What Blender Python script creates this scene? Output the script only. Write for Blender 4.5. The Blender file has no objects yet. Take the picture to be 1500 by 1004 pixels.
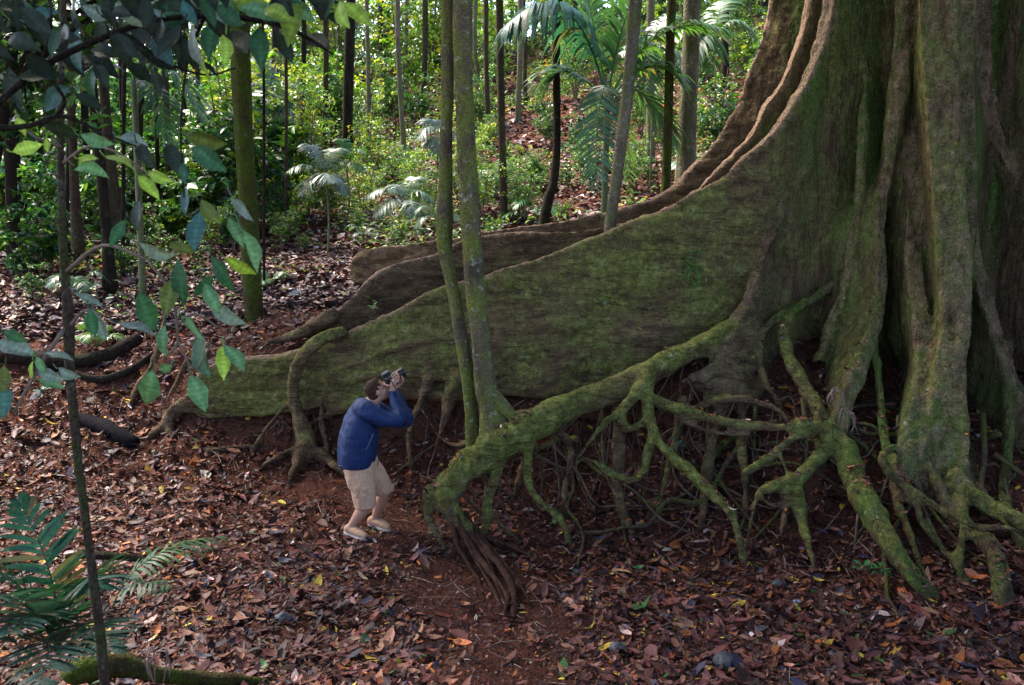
import bpy, math, random
import numpy as np
from mathutils import Vector, Matrix, Euler
from mathutils.bvhtree import BVHTree
from mathutils.kdtree import KDTree

random.seed(11)
rng = np.random.default_rng(11)
S = bpy.context.scene
COL = S.collection
R = math.radians

# ------------------------------------------------------------------ camera model
CAMZ, PITCH, FPX, CX, CY = 3.8, R(12), 1299.0, 750.0, 502.0
SP, CP = math.sin(PITCH), math.cos(PITCH)

def P(px, py, Y):
    """point of the place seen at photo pixel (px, py), Y metres ahead of the camera"""
    u, v = (px - CX) / FPX, (CY - py) / FPX
    t = Y / (CP + v * SP)
    return np.array([u * t, Y, CAMZ + t * (-SP + v * CP)])

def Pz(px, py, z):
    u, v = (px - CX) / FPX, (CY - py) / FPX
    t = (z - CAMZ) / (-SP + v * CP)
    return np.array([u * t, t * (CP + v * SP), z])

def pxr(r, Y):            # radius in photo pixels -> metres at distance Y
    return r * Y * 1.03 / FPX

# ------------------------------------------------------------------ noise
def _hash(i, j, k, s):
    with np.errstate(over='ignore'):
        h = (i.astype(np.uint32) * np.uint32(374761393) + j.astype(np.uint32) * np.uint32(668265263)
             + k.astype(np.uint32) * np.uint32(2147483647) + np.uint32(s * 974711 & 0xffffffff))
        h = (h ^ (h >> np.uint32(13))) * np.uint32(1274126177)
        h = (h ^ (h >> np.uint32(16))) * np.uint32(2246822519)
        h = h ^ (h >> np.uint32(15))
    return h.astype(np.float64) / 4294967295.0 * 2 - 1

def vnoise(p, s=0):
    p = np.asarray(p, float)
    i = np.floor(p).astype(np.int64); f = p - i
    f = f * f * f * (f * (f * 6 - 15) + 10)
    r = 0
    for dx in (0, 1):
        for dy in (0, 1):
            for dz in (0, 1):
                w = (f[:, 0] if dx else 1 - f[:, 0]) * (f[:, 1] if dy else 1 - f[:, 1]) * (f[:, 2] if dz else 1 - f[:, 2])
                r = r + w * _hash(i[:, 0] + dx, i[:, 1] + dy, i[:, 2] + dz, s)
    return r

def fbm(p, s=0, o=3):
    r, a = 0, 1.0
    p = np.asarray(p, float)
    for k in range(o):
        r = r + a * vnoise(p * 2 ** k + 17.3 * k, s + k); a *= 0.5
    return r

def sstep(a, b, x):
    t = np.clip((x - a) / (b - a), 0, 1)
    return t * t * (3 - 2 * t)

# ------------------------------------------------------------------ mesh helpers
class MB:
    """collects shapes into ONE mesh"""
    def __init__(self):
        self.V, self.F, self.n, self.C = [], [], 0, []
    def add(self, V, Fs, col=None):
        V = np.asarray(V, float).reshape(-1, 3)
        for f in Fs:
            f = np.asarray(f, np.int64)
            if len(f): self.F.append(f + self.n)
        self.V.append(V); self.n += len(V)
        if col is not None:
            col = np.asarray(col, float)
            if col.ndim == 1: col = np.tile(col, (len(V), 1))
            self.C.append(col)
        return self
    def data(self, name, mat, smooth=True, normals=None):
        V = np.concatenate(self.V)
        C = np.concatenate(self.C) if self.C else None
        return mesh_data(name, V, self.F, mat, smooth, C, normals)

def mesh_data(name, V, Fs, mat, smooth=True, col=None, normals=None, floats=None):
    me = bpy.data.meshes.new(name)
    Fs = [f for f in Fs if len(f)]
    ltot = np.concatenate([np.full(len(f), f.shape[1], np.int32) for f in Fs])
    loops = np.concatenate([f.ravel() for f in Fs]).astype(np.int32)
    me.vertices.add(len(V)); me.vertices.foreach_set('co', np.asarray(V, np.float32).ravel())
    me.loops.add(len(loops)); me.loops.foreach_set('vertex_index', loops)
    me.polygons.add(len(ltot))
    st = np.zeros(len(ltot), np.int32); st[1:] = np.cumsum(ltot)[:-1]
    me.polygons.foreach_set('loop_start', st)
    me.polygons.foreach_set('loop_total', ltot)
    me.polygons.foreach_set('use_smooth', np.full(len(ltot), smooth))
    if col is not None:
        a = me.attributes.new('Col', 'FLOAT_COLOR', 'POINT')
        c = np.ones((len(V), 4), np.float32); c[:, :3] = col[:, :3]
        a.data.foreach_set('color', c.ravel())
    if floats:
        for k, arr in floats.items():
            a = me.attributes.new(k, 'FLOAT', 'POINT')
            a.data.foreach_set('value', np.asarray(arr, np.float32))
    me.update(calc_edges=True); me.validate()
    if mat: me.materials.append(mat)
    if normals is not None:
        me.normals_split_custom_set_from_vertices([tuple(n) for n in normals])
    return me

def link(name, me, parent=None):
    o = bpy.data.objects.new(name, me)
    COL.objects.link(o)
    if parent is not None: o.parent = parent
    return o

def empty(name, label, cat, loc=(0, 0, 0), group=None):
    o = bpy.data.objects.new(name, None); COL.objects.link(o)
    o.empty_display_size = 0.1
    o.location = [float(x) for x in loc]
    o['label'] = label; o['category'] = cat
    if group: o['group'] = group
    return o

def tag(o, label, cat, group=None):
    o['label'] = label; o['category'] = cat
    if group: o['group'] = group
    return o

def kind(o, k):
    o['kind'] = k; return o

def part(name, me, parent):
    """part whose mesh was made in world coordinates, under an Empty that stands at its base"""
    o = link(name, me, parent)
    root = parent
    off = Vector((0, 0, 0))
    while root is not None:
        off += root.location; root = root.parent
    o.location = -off
    return o

def subpart(name, me, parent):
    o = link(name, me, parent)
    return o

def copy_tree(o, parent=None):
    c = o.copy(); COL.objects.link(c); c.parent = parent
    for ch in list(o.children): copy_tree(ch, c)
    return c

def crom(pts, n):
    """Catmull-Rom resample of rows, n samples per span"""
    p = np.asarray(pts, float)
    q = np.vstack([2 * p[0] - p[1], p, 2 * p[-1] - p[-2]])
    out = []
    for i in range(1, len(q) - 2):
        for t in np.linspace(0, 1, n, endpoint=False):
            a, b, c, d = q[i - 1], q[i], q[i + 1], q[i + 2]
            out.append(0.5 * (2 * b + (c - a) * t + (2 * a - 5 * b + 4 * c - d) * t * t + (3 * b - a - 3 * c + d) * t ** 3))
    out.append(p[-1])
    return np.array(out)

def tube(pts, rad, seg=10, n=5, flat=None, capz=True, round_ends=True, jit=0.0, seed=0):
    """swept closed tube.  pts rows xyz, rad per point"""
    pr = crom(np.column_stack([np.asarray(pts, float), np.asarray(rad, float) * np.ones(len(pts))]), n)
    p, r = pr[:, :3], np.maximum(pr[:, 3], 0.0015)
    if round_ends:
        d0 = p[0] - p[1]; d0 /= np.linalg.norm(d0) + 1e-9
        d1 = p[-1] - p[-2]; d1 /= np.linalg.norm(d1) + 1e-9
        p = np.vstack([p[0] + d0 * r[0] * .85, p[0] + d0 * r[0] * .5, p, p[-1] + d1 * r[-1] * .5, p[-1] + d1 * r[-1] * .85])
        r = np.concatenate([[r[0] * .5, r[0] * .86], r, [r[-1] * .86, r[-1] * .5]])
    m = len(p)
    T = np.gradient(p, axis=0); T /= np.linalg.norm(T, axis=1)[:, None] + 1e-12
    ref = np.array([0, 0, 1.0]) if abs(T[0][2]) < .9 else np.array([0, 1.0, 0])
    N = np.zeros_like(p); nv = ref - T[0] * ref.dot(T[0]); nv /= np.linalg.norm(nv); N[0] = nv
    for i in range(1, m):
        nv = nv - T[i] * nv.dot(T[i]); nv /= np.linalg.norm(nv) + 1e-12; N[i] = nv
    B = np.cross(T, N)
    a = np.linspace(0, 2 * np.pi, seg, endpoint=False)
    rr = r[:, None] * np.ones(seg)[None]
    if jit:
        q = np.stack([np.cos(a)[None] * 1.7 + 0 * rr, np.sin(a)[None] * 1.7 + 0 * rr, np.linspace(0, m * .35, m)[:, None] + 0 * rr], -1)
        rr = rr * (1 + jit * fbm(q.reshape(-1, 3) + seed * 3.7, seed, 2).reshape(m, seg))
    V = p[:, None] + rr[..., None] * (np.cos(a)[None, :, None] * N[:, None] + np.sin(a)[None, :, None] * B[:, None])
    if flat is not None:
        pass
    V = V.reshape(-1, 3)
    i = np.arange(m - 1)[:, None] * seg; j = np.arange(seg)[None]; k = (j + 1) % seg
    Q = np.stack([i + j, i + k, i + seg + k, i + seg + j], -1).reshape(-1, 4)
    V = np.vstack([V, p[0], p[-1]])
    n0, n1 = m * seg, m * seg + 1
    T0 = np.stack([np.full(seg, n0), (np.arange(seg) + 1) % seg, np.arange(seg)], -1)
    b = (m - 1) * seg
    T1 = np.stack([np.full(seg, n1), b + np.arange(seg), b + (np.arange(seg) + 1) % seg], -1)
    return V, [Q, np.vstack([T0, T1])]

def ellipsoid(c, rad, M=None, nu=16, nv=10):
    th = np.linspace(0, np.pi, nv + 1); ph = np.linspace(0, 2 * np.pi, nu, endpoint=False)
    V = np.array([[np.sin(t) * np.cos(f), np.sin(t) * np.sin(f), np.cos(t)] for t in th for f in ph]) * np.asarray(rad)
    if M is not None: V = V @ np.asarray(M).T
    V = V + np.asarray(c)
    i = np.arange(nv)[:, None] * nu; j = np.arange(nu)[None]; k = (j + 1) % nu
    Q = np.stack([i + j, i + nu + j, i + nu + k, i + k], -1).reshape(-1, 4)
    return V, [Q]

def boxm(c, half, M=None):
    s = np.array([[x, y, z] for x in (-1, 1) for y in (-1, 1) for z in (-1, 1)], float) * np.asarray(half)
    if M is not None: s = s @ np.asarray(M).T
    Q = np.array([[0, 1, 3, 2], [4, 6, 7, 5], [0, 4, 5, 1], [2, 3, 7, 6], [0, 2, 6, 4], [1, 5, 7, 3]])
    return s + np.asarray(c), [Q]

def loft(sections):
    """closed skin through equal-length closed sections"""
    m, seg = len(sections), len(sections[0])
    V = np.concatenate(sections)
    i = np.arange(m - 1)[:, None] * seg; j = np.arange(seg)[None]; k = (j + 1) % seg
    Q = np.stack([i + j, i + k, i + seg + k, i + seg + j], -1).reshape(-1, 4)
    V = np.vstack([V, sections[0].mean(0), sections[-1].mean(0)])
    a = np.arange(seg)
    b = (m - 1) * seg
    T = np.vstack([np.stack([np.full(seg, m * seg), (a + 1) % seg, a], -1), np.stack([np.full(seg, m * seg + 1), b + a, b + (a + 1) % seg], -1)])
    return V, [Q, T]

def union(shapes, voxel, smooth=4, adapt=0.0):
    """fuse closed shapes into one continuous surface; returns verts, quads, normals, source index per vertex"""
    V, Q, T, src = [], [], [], []
    n = 0
    for k, (v, fs) in enumerate(shapes):
        V.append(v)
        for f in fs:
            (Q if f.shape[1] == 4 else T).append(f + n)
            src.append((f.shape[1], k, len(f)))
        n += len(v)
    V = np.concatenate(V)
    Fs = []; lab = []
    if Q: Fs.append(np.concatenate(Q)); lab += [np.full(c, k) for w, k, c in src if w == 4]
    if T: Fs.append(np.concatenate(T)); lab += [np.full(c, k) for w, k, c in src if w == 3]
    lab = np.concatenate(lab)
    me = mesh_data('tmp', V, Fs, None)
    o = bpy.data.objects.new('tmp', me); COL.objects.link(o)
    m = o.modifiers.new('r', 'REMESH'); m.mode = 'VOXEL'; m.voxel_size = voxel; m.adaptivity = 0
    if smooth:
        s = o.modifiers.new('s', 'SMOOTH'); s.factor = 0.5; s.iterations = smooth
    dg = bpy.context.evaluated_depsgraph_get()
    em = o.evaluated_get(dg).to_mesh()
    nv = len(em.vertices)
    v = np.empty(nv * 3, np.float32); em.vertices.foreach_get('co', v); v = v.reshape(-1, 3).astype(float)
    nl = len(em.loops)
    li = np.empty(nl, np.int32); em.loops.foreach_get('vertex_index', li)
    lt = np.empty(len(em.polygons), np.int32); em.polygons.foreach_get('loop_total', lt)
    assert (lt == 4).all()
    q = li.reshape(-1, 4).astype(np.int64)
    o.evaluated_get(dg).to_mesh_clear()
    bpy.data.objects.remove(o); bpy.data.meshes.remove(me)
    polys = [tuple(map(int, f)) for F_ in Fs for f in F_]
    bvh = BVHTree.FromPolygons([tuple(x) for x in V], polys)
    idx = np.zeros(nv, int)
    fn = bvh.find_nearest
    for i, c in enumerate(v):
        h = fn(c)
        idx[i] = lab[h[2]] if h[2] is not None else 0
    return v, q, idx

def vnormals(v, q):
    a, b, c, d = (v[q[:, i]] for i in range(q.shape[1])) if q.shape[1] == 4 else (None,) * 4
    n = np.cross(c - a, d - b)
    N = np.zeros_like(v)
    for i in range(4): np.add.at(N, q[:, i], n)
    return N / (np.linalg.norm(N, axis=1)[:, None] + 1e-12)

def submesh(name, v, q, mask, mat, N, floats):
    f = q[mask]
    u, inv = np.unique(f, return_inverse=True)
    return mesh_data(name, v[u], [inv.reshape(-1, 4)], mat, True, None, N[u], {k: a[u] for k, a in floats.items()})
# ------------------------------------------------------------------ materials
def new_mat(name):
    m = bpy.data.materials.new(name); m.use_nodes = True
    nt = m.node_tree
    b = nt.nodes['Principled BSDF']
    return m, nt, b

def nd(nt, t, **kw):
    n = nt.nodes.new(t)
    for k, v in kw.items(): setattr(n, k, v)
    return n

def noise_node(nt, scale, detail=4, rough=.6, vec=None, stretch=None):
    n = nd(nt, 'ShaderNodeTexNoise'); n.inputs['Scale'].default_value = scale
    n.inputs['Detail'].default_value = detail; n.inputs['Roughness'].default_value = rough
    if vec is None:
        g = nd(nt, 'ShaderNodeNewGeometry'); vec = g.outputs['Position']
    if stretch:
        mp = nd(nt, 'ShaderNodeMapping'); mp.inputs['Scale'].default_value = stretch
        nt.links.new(vec, mp.inputs['Vector']); vec = mp.outputs['Vector']
    nt.links.new(vec, n.inputs['Vector'])
    return n.outputs['Fac']

def ramp(nt, fac, stops):
    r = nd(nt, 'ShaderNodeValToRGB')
    e = r.color_ramp.elements
    while len(e) > 1: e.remove(e[-1])
    for k, (p, c) in enumerate(stops):
        x = e[0] if k == 0 else e.new(p)
        x.position = p; x.color = (*c, 1) if len(c) == 3 else c
    nt.links.new(fac, r.inputs['Fac'])
    return r.outputs['Color']

def g3(x): return (x, x, x)

def mixc(nt, fac, a, b, mode='MIX'):
    m = nd(nt, 'ShaderNodeMix', data_type='RGBA', blend_type=mode)
    for sock, val in ((m.inputs[0], fac), (m.inputs[6], a), (m.inputs[7], b)):
        if isinstance(val, (int, float)): sock.default_value = val
        elif isinstance(val, tuple): sock.default_value = (*val, 1)
        else: nt.links.new(val, sock)
    return m.outputs[2]

def mth(nt, op, a, b=0.0, clamp=False):
    m = nd(nt, 'ShaderNodeMath', operation=op, use_clamp=clamp)
    for s, v in zip(m.inputs, (a, b)):
        if isinstance(v, (int, float)): s.default_value = v
        else: nt.links.new(v, s)
    return m.outputs[0]

def bump(nt, b, h, strength=.5, dist=.02):
    n = nd(nt, 'ShaderNodeBump'); n.inputs['Strength'].default_value = strength
    n.inputs['Distance'].default_value = dist
    nt.links.new(h, n.inputs['Height']); nt.links.new(n.outputs['Normal'], b.inputs['Normal'])

def attr(nt, name):
    return nd(nt, 'ShaderNodeAttribute', attribute_name=name)

def simple(name, col, rough=.6, var=.25, scale=30, spec=.4, bmp=0, bscale=80):
    m, nt, b = new_mat(name)
    f = noise_node(nt, scale)
    d = tuple(c * (1 - var) for c in col); l = tuple(min(1, c * (1 + var)) for c in col)
    nt.links.new(ramp(nt, f, [(.3, d), (.7, l)]), b.inputs['Base Color'])
    b.inputs['Roughness'].default_value = rough
    b.inputs['Specular IOR Level'].default_value = spec
    if bmp: bump(nt, b, noise_node(nt, bscale, 3), bmp, .01)
    return m

def leaf_mat(name, trans=.35, rough=.38, spec=.5, vein=False):
    m, nt, b = new_mat(name)
    a = attr(nt, 'Col')
    c = a.outputs['Color']
    f = noise_node(nt, 45, 3)
    c2 = mixc(nt, 1.0, c, ramp(nt, f, [(.3, g3(.68)), (.7, g3(1.3))]), 'MULTIPLY')
    if vein: c2 = mixc(nt, ramp(nt, noise_node(nt, 26, 3, .6), [(.68, g3(0)), (.73, g3(.8))]), c2, (.10, .06, .025))
    nt.links.new(c2, b.inputs['Base Color'])
    b.inputs['Roughness'].default_value = rough
    b.inputs['Specular IOR Level'].default_value = spec
    bump(nt, b, noise_node(nt, 60, 2), .25, .01)
    if trans:
        t = nd(nt, 'ShaderNodeBsdfTranslucent')
        tc = mixc(nt, 1.0, c2, (1.25, 1.3, .55), 'MULTIPLY')
        nt.links.new(tc, t.inputs['Color'])
        mx = nd(nt, 'ShaderNodeMixShader'); mx.inputs[0].default_value = trans
        out = nt.nodes['Material Output']
        nt.links.new(b.outputs[0], mx.inputs[1]); nt.links.new(t.outputs[0], mx.inputs[2])
        nt.links.new(mx.outputs[0], out.inputs['Surface'])
    return m

def bark_mat(name, brown, moss, lichen, mossy=.5, scale=1.0, vertical=True):
    m, nt, b = new_mat(name)
    st = (1, 1, .25) if vertical else (1, 1, 1)
    f1 = noise_node(nt, 9 * scale, 5, .65, None, st)
    f2 = noise_node(nt, 3.2 * scale, 5, .7)
    f3 = noise_node(nt, 26 * scale, 3, .7)
    cb = ramp(nt, f1, [(.25, tuple(x * .5 for x in brown)), (.5, brown), (.8, tuple(x * 1.7 for x in brown))])
    c = mixc(nt, ramp(nt, f2, [(.62 - mossy * .35, g3(0)), (.78 - mossy * .35, g3(1))]), cb, mixc(nt, f3, tuple(x * .55 for x in moss), tuple(x * 1.4 for x in moss)))
    c = mixc(nt, ramp(nt, noise_node(nt, 14 * scale, 3, .6), [(.6, g3(0)), (.7, g3(.7))]), c, lichen)
    nt.links.new(c, b.inputs['Base Color'])
    b.inputs['Roughness'].default_value = .9; b.inputs['Specular IOR Level'].default_value = .08
    f4 = noise_node(nt, 60 * scale, 3, .7)
    c = mixc(nt, 1.0, c, ramp(nt, f4, [(.3, g3(.5)), (.5, g3(1.0)), (.72, g3(1.5))]), 'MULTIPLY')
    nt.links.new(c, b.inputs['Base Color'])
    bump(nt, b, mth(nt, 'ADD', f1, mth(nt, 'MULTIPLY', f3, .8)), 1.0, .04)
    return m

def fig_mat():
    """big buttressed tree: brown bark with moss film, lichen specks, bare brown crests"""
    m, nt, b = new_mat('fig_bark')
    av, ac, am = attr(nt, 'upright').outputs['Fac'], attr(nt, 'crest').outputs['Fac'], attr(nt, 'moss').outputs['Fac']
    ad = attr(nt, 'soil').outputs['Fac']
    hz = noise_node(nt, 5.5, 6, .65, None, (.35, 1, 1.5))
    vt = noise_node(nt, 5.5, 6, .65, None, (1.5, 1.5, .28))
    st = mth(nt, 'ADD', mth(nt, 'MULTIPLY', hz, mth(nt, 'SUBTRACT', 1.0, av)), mth(nt, 'MULTIPLY', vt, av))
    big = noise_node(nt, 1.5, 4, .6)
    fine = noise_node(nt, 38, 4, .7)
    mid = noise_node(nt, 13, 4, .65)
    brown = ramp(nt, st, [(.25, (.030, .017, .010)), (.5, (.112, .066, .038)), (.75, (.24, .150, .090))])
    moss = ramp(nt, mid, [(.25, (.034, .042, .008)), (.5, (.118, .134, .026)), (.75, (.27, .28, .085))])
    k = mth(nt, 'ADD', mth(nt, 'ADD', mth(nt, 'MULTIPLY', st, 1.1), mth(nt, 'MULTIPLY', big, 1.3)), mth(nt, 'MULTIPLY', mid, .5))
    k = mth(nt, 'ADD', k, mth(nt, 'MULTIPLY', mth(nt, 'SUBTRACT', am, .5), 1.3))
    mf = ramp(nt, mth(nt, 'SUBTRACT', k, .97), [(.34, g3(.04)), (.78, g3(.85))])
    c = mixc(nt, mf, brown, moss)
    # rubbed, paler scars running with the grain
    sc = noise_node(nt, 9, 4, .7, None, (.5, 1, 1.6))
    c = mixc(nt, ramp(nt, sc, [(.62, g3(0)), (.74, g3(.5))]), c, (.20, .16, .115))
    # blue-grey lichen crusts
    lf = ramp(nt, noise_node(nt, 21, 5, .75), [(.63, g3(0)), (.70, g3(.5))])
    c = mixc(nt, mth(nt, 'MULTIPLY', lf, ramp(nt, noise_node(nt, 1.1, 3, .5), [(.55, g3(0)), (.68, g3(1))])), c, (.20, .24, .20))
    # dark trunk with green algal streaks
    c = mixc(nt, mth(nt, 'MULTIPLY', av, .38), c, mixc(nt, .5, c, (.012, .011, .010)))
    gs = noise_node(nt, 1.9, 5, .6, None, (1, 1, .10))
    gk = mth(nt, 'MULTIPLY', ramp(nt, gs, [(.46, g3(0)), (.60, g3(1))]), mth(nt, 'MULTIPLY', av, ramp(nt, mid, [(.3, g3(.35)), (.6, g3(.9))])))
    c = mixc(nt, gk, c, mixc(nt, fine, (.030, .055, .010), (.085, .15, .028)))
    # bare crests
    cc = ramp(nt, fine, [(.3, (.15, .088, .058)), (.7, (.33, .21, .145))])
    c = mixc(nt, mth(nt, 'MULTIPLY', ac, .85), c, cc)
    # long grain creases and crisp lichen crusts
    c1 = noise_node(nt, 2.6, 4, .55, None, (.45, 1, 2.2)); c2_ = noise_node(nt, 2.6, 4, .55, None, (2.0, 2.0, .30))
    cs = mth(nt, 'ADD', mth(nt, 'MULTIPLY', c1, mth(nt, 'SUBTRACT', 1.0, av)), mth(nt, 'MULTIPLY', c2_, av))
    crease = ramp(nt, cs, [(.478, g3(0)), (.5, g3(1)), (.522, g3(0))])
    c = mixc(nt, mth(nt, 'MULTIPLY', crease, .30), c, (.022, .016, .010))
    lc = noise_node(nt, 8, 8, .8)
    c = mixc(nt, mth(nt, 'MULTIPLY', ramp(nt, lc, [(.615, g3(0)), (.63, g3(.6))]), ramp(nt, big, [(.45, g3(0)), (.55, g3(1))])), c, (.27, .31, .25))
    # soil-stained feet
    c = mixc(nt, ad, c, (.035, .022, .017))
    c = mixc(nt, 1.0, c, ramp(nt, fine, [(.28, g3(.65)), (.5, g3(1.0)), (.75, g3(1.35))]), 'MULTIPLY')
    # pale lichen dots, dark pores
    dots = noise_node(nt, 75, 2, .5)
    c = mixc(nt, ramp(nt, dots, [(.66, g3(0)), (.70, g3(.6))]), c, (.30, .29, .20))
    c = mixc(nt, ramp(nt, noise_node(nt, 30, 3, .6, None, (.6, 1, 1.5)), [(.30, g3(.8)), (.38, g3(0))]), c, (.014, .010, .007))
    nt.links.new(c, b.inputs['Base Color'])
    b.inputs['Roughness'].default_value = .85; b.inputs['Specular IOR Level'].default_value = .06
    h = mth(nt, 'ADD', mth(nt, 'SUBTRACT', mth(nt, 'MULTIPLY', st, 1.2), mth(nt, 'MULTIPLY', crease, .22)), mth(nt, 'ADD', mth(nt, 'MULTIPLY', fine, .28), mth(nt, 'MULTIPLY', mid, .6)))
    bump(nt, b, h, 1.0, .05)
    return m

def soil_mat():
    m, nt, b = new_mat('soil')
    f = noise_node(nt, 7, 6, .7); g = noise_node(nt, 55, 4, .75)
    c = mixc(nt, f, (.056, .023, .015), (.16, .064, .040))
    c = mixc(nt, 1.0, c, ramp(nt, g, [(.3, g3(.4)), (.7, g3(1.5))]), 'MULTIPLY')
    nt.links.new(c, b.inputs['Base Color'])
    b.inputs['Roughness'].default_value = .95; b.inputs['Specular IOR Level'].default_value = .05
    bump(nt, b, mth(nt, 'ADD', g, f), 1.0, .03)
    return m

M = dict(
    fig=fig_mat(), soil=soil_mat(),
    litter=leaf_mat('fallen_leaf', 0.0, .48, .14),
    leaf=leaf_mat('green_leaf', .42, .36, .55),
    gloss=leaf_mat('glossy_leaf', .30, .42, .16, True),
    frond=leaf_mat('frond_leaf', .35, .42, .32),
    wet_frond=leaf_mat('sheeny_frond', .3, .36, .45),
    bark_moss=bark_mat('mossy_bark', (.105, .082, .052), (.135, .145, .034), (.33, .34, .27), .62),
    bark_green=bark_mat('green_bark', (.045, .034, .014), (.052, .070, .009), (.12, .12, .08), .6),
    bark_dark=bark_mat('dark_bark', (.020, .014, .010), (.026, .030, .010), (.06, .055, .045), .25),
    bark_brown=bark_mat('brown_bark', (.046, .030, .021), (.045, .05, .014), (.13, .11, .085), .4),
    bark_pale=bark_mat('pale_bark', (.13, .105, .075), (.11, .12, .04), (.28, .25, .2), .45),
    fibre=simple('root_fibre', (.050, .025, .017), .85, .6, 22, .06, 1.0, 60),
    rootbark=bark_mat('thin_root_bark', (.075, .048, .032), (.085, .095, .02), (.22, .21, .15), .5, 1.6, False),
    twig=simple('dry_twig', (.13, .085, .06), .8, .4, 25),
    stone=simple('dark_stone', (.035, .035, .045), .55, .4, 14, .5, .4, 30),
    char=simple('charred_wood', (.008, .007, .008), .9, .5, 18, .05, .8, 40),
    stem=simple('green_stem', (.07, .085, .03), .6, .4, 25),
)
# ------------------------------------------------------------------ terrain
GY = np.array([-6, 0, 2, 3.5, 5, 6.5, 7.6, 8.3, 8.8, 9.3, 9.8, 10.3, 10.6, 10.9, 11.6, 13.5, 17.5, 24, 31, 38, 46, 60, 95.0])
GX = np.array([-60, -20, -8, -4.6, -3.9, -3.3, -2.4, -1, 0.3, 2, 3.2, 4.2, 5, 8, 15, 60.0])
GT = np.array([
 # -6   0    2    3.5  5    6.5  7.6  8.3  8.8  9.3  9.8  10.3 10.6 10.9 11.6 13.5 17.5 24   31   38   46   60   95
 [3.2, 2.6, 2.0, 1.4, 0.8, 0.6, 0.6, 0.6, .65, .7, .75, .85, .9, 1.0, 1.2, 1.6, 2.0, 2.5, 3.0, 4.0, 5.0, 7.5, 10],
 [3.2, 2.4, 1.8, 1.2, 0.6, 0.4, 0.4, 0.4, .45, .5, .55, .65, .7, 0.8, 1.1, 1.6, 2.1, 2.7, 3.4, 4.6, 6.5, 9.0, 11],
 [3.2, 2.2, 1.4, 0.7, 0.3, .18, .18, .22, .26, .33, .45, .60, .72, .85, 1.1, 1.6, 2.2, 3.0, 4.1, 5.4, 7.4, 9.8, 12],
 [3.2, 2.2, 1.4, 0.6, 0.2, .08, .08, .12, .16, .22, .34, .55, .70, .88, 1.2, 1.7, 2.3, 3.2, 4.5, 6.0, 8.0, 10, 12],
 [3.2, 2.2, 1.4, 0.6, 0.2, .05, .05, .10, .13, .20, .32, .58, .85, 1.1, 1.35, 1.75, 2.3, 3.3, 4.6, 6.1, 8.1, 10, 12],
 [3.2, 2.2, 1.4, 0.6, 0.2, .03, .03, .08, .11, .18, .30, .55, 1.15, 1.42, 1.55, 1.85, 2.3, 3.4, 4.7, 6.2, 8.2, 10, 12],
 [3.2, 2.2, 1.4, 0.6, 0.2, .02, .00, .00, .03, .08, .16, .60, 1.30, 1.50, 1.60, 1.90, 2.3, 3.5, 4.9, 6.4, 8.4, 10, 12],
 [3.2, 2.2, 1.4, 0.6, 0.2, .00, .00, .00, .02, .09, .25, .85, 1.40, 1.60, 1.68, 1.95, 2.4, 3.7, 5.3, 6.9, 8.8, 10.5, 12],
 [3.2, 2.2, 1.4, 0.6, 0.2, .00, .00, .02, .16, .45, .92, 1.3, 1.50, 1.60, 1.75, 2.0, 2.5, 3.9, 5.7, 7.4, 9.2, 11, 12],
 [3.2, 2.2, 1.4, 0.6, 0.2, .00, .00, .08, .35, .80, 1.4, 1.65, 1.70, 1.72, 1.80, 2.1, 2.8, 4.3, 6.2, 8.0, 9.8, 11, 12],
 [3.2, 2.2, 1.4, 0.6, 0.2, .00, .02, .45, 1.05, 1.3, 1.55, 1.75, 1.78, 1.80, 1.85, 2.2, 3.0, 4.6, 6.6, 8.3, 10, 11.5, 12],
 [3.2, 2.2, 1.4, 0.6, 0.2, .00, .15, .60, 0.95, 1.2, 1.45, 1.65, 1.70, 1.75, 1.90, 2.3, 3.1, 4.8, 6.8, 8.6, 10.3, 12, 12.5],
 [3.2, 2.2, 1.4, 0.6, 0.2, .03, .35, .75, 1.0, 1.2, 1.40, 1.6, 1.7, 1.8, 1.95, 2.4, 3.3, 5.0, 7.0, 8.8, 10.6, 12, 12.5],
 [3.2, 2.2, 1.4, 0.6, 0.2, .05, .40, .80, 1.0, 1.2, 1.4, 1.7, 1.8, 1.9, 2.1, 2.7, 3.6, 5.4, 7.4, 9.2, 11, 12, 12.5],
 [3.2, 2.2, 1.4, 0.8, 0.5, .50, .80, 1.1, 1.3, 1.5, 1.7, 1.9, 2.1, 2.3, 2.5, 3.2, 4.4, 6.2, 8.5, 10, 11.5, 12.5, 13],
 [3.2, 2.4, 1.8, 1.4, 1.2, 1.2, 1.5, 1.7, 1.9, 2.1, 2.3, 2.5, 2.7, 2.9, 3.1, 4.0, 5.2, 7.0, 9.0, 11, 12, 13, 13.5],
])

def _gz(x, y):
    x = np.clip(x, GX[0], GX[-1]); y = np.clip(y, GY[0], GY[-1])
    i = np.clip(np.searchsorted(GX, x) - 1, 0, len(GX) - 2); j = np.clip(np.searchsorted(GY, y) - 1, 0, len(GY) - 2)
    a = (x - GX[i]) / (GX[i + 1] - GX[i]); b = (y - GY[j]) / (GY[j + 1] - GY[j])
    return (GT[i, j] * (1 - a) + GT[i + 1, j] * a) * (1 - b) + (GT[i, j + 1] * (1 - a) + GT[i + 1, j + 1] * a) * b

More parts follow.
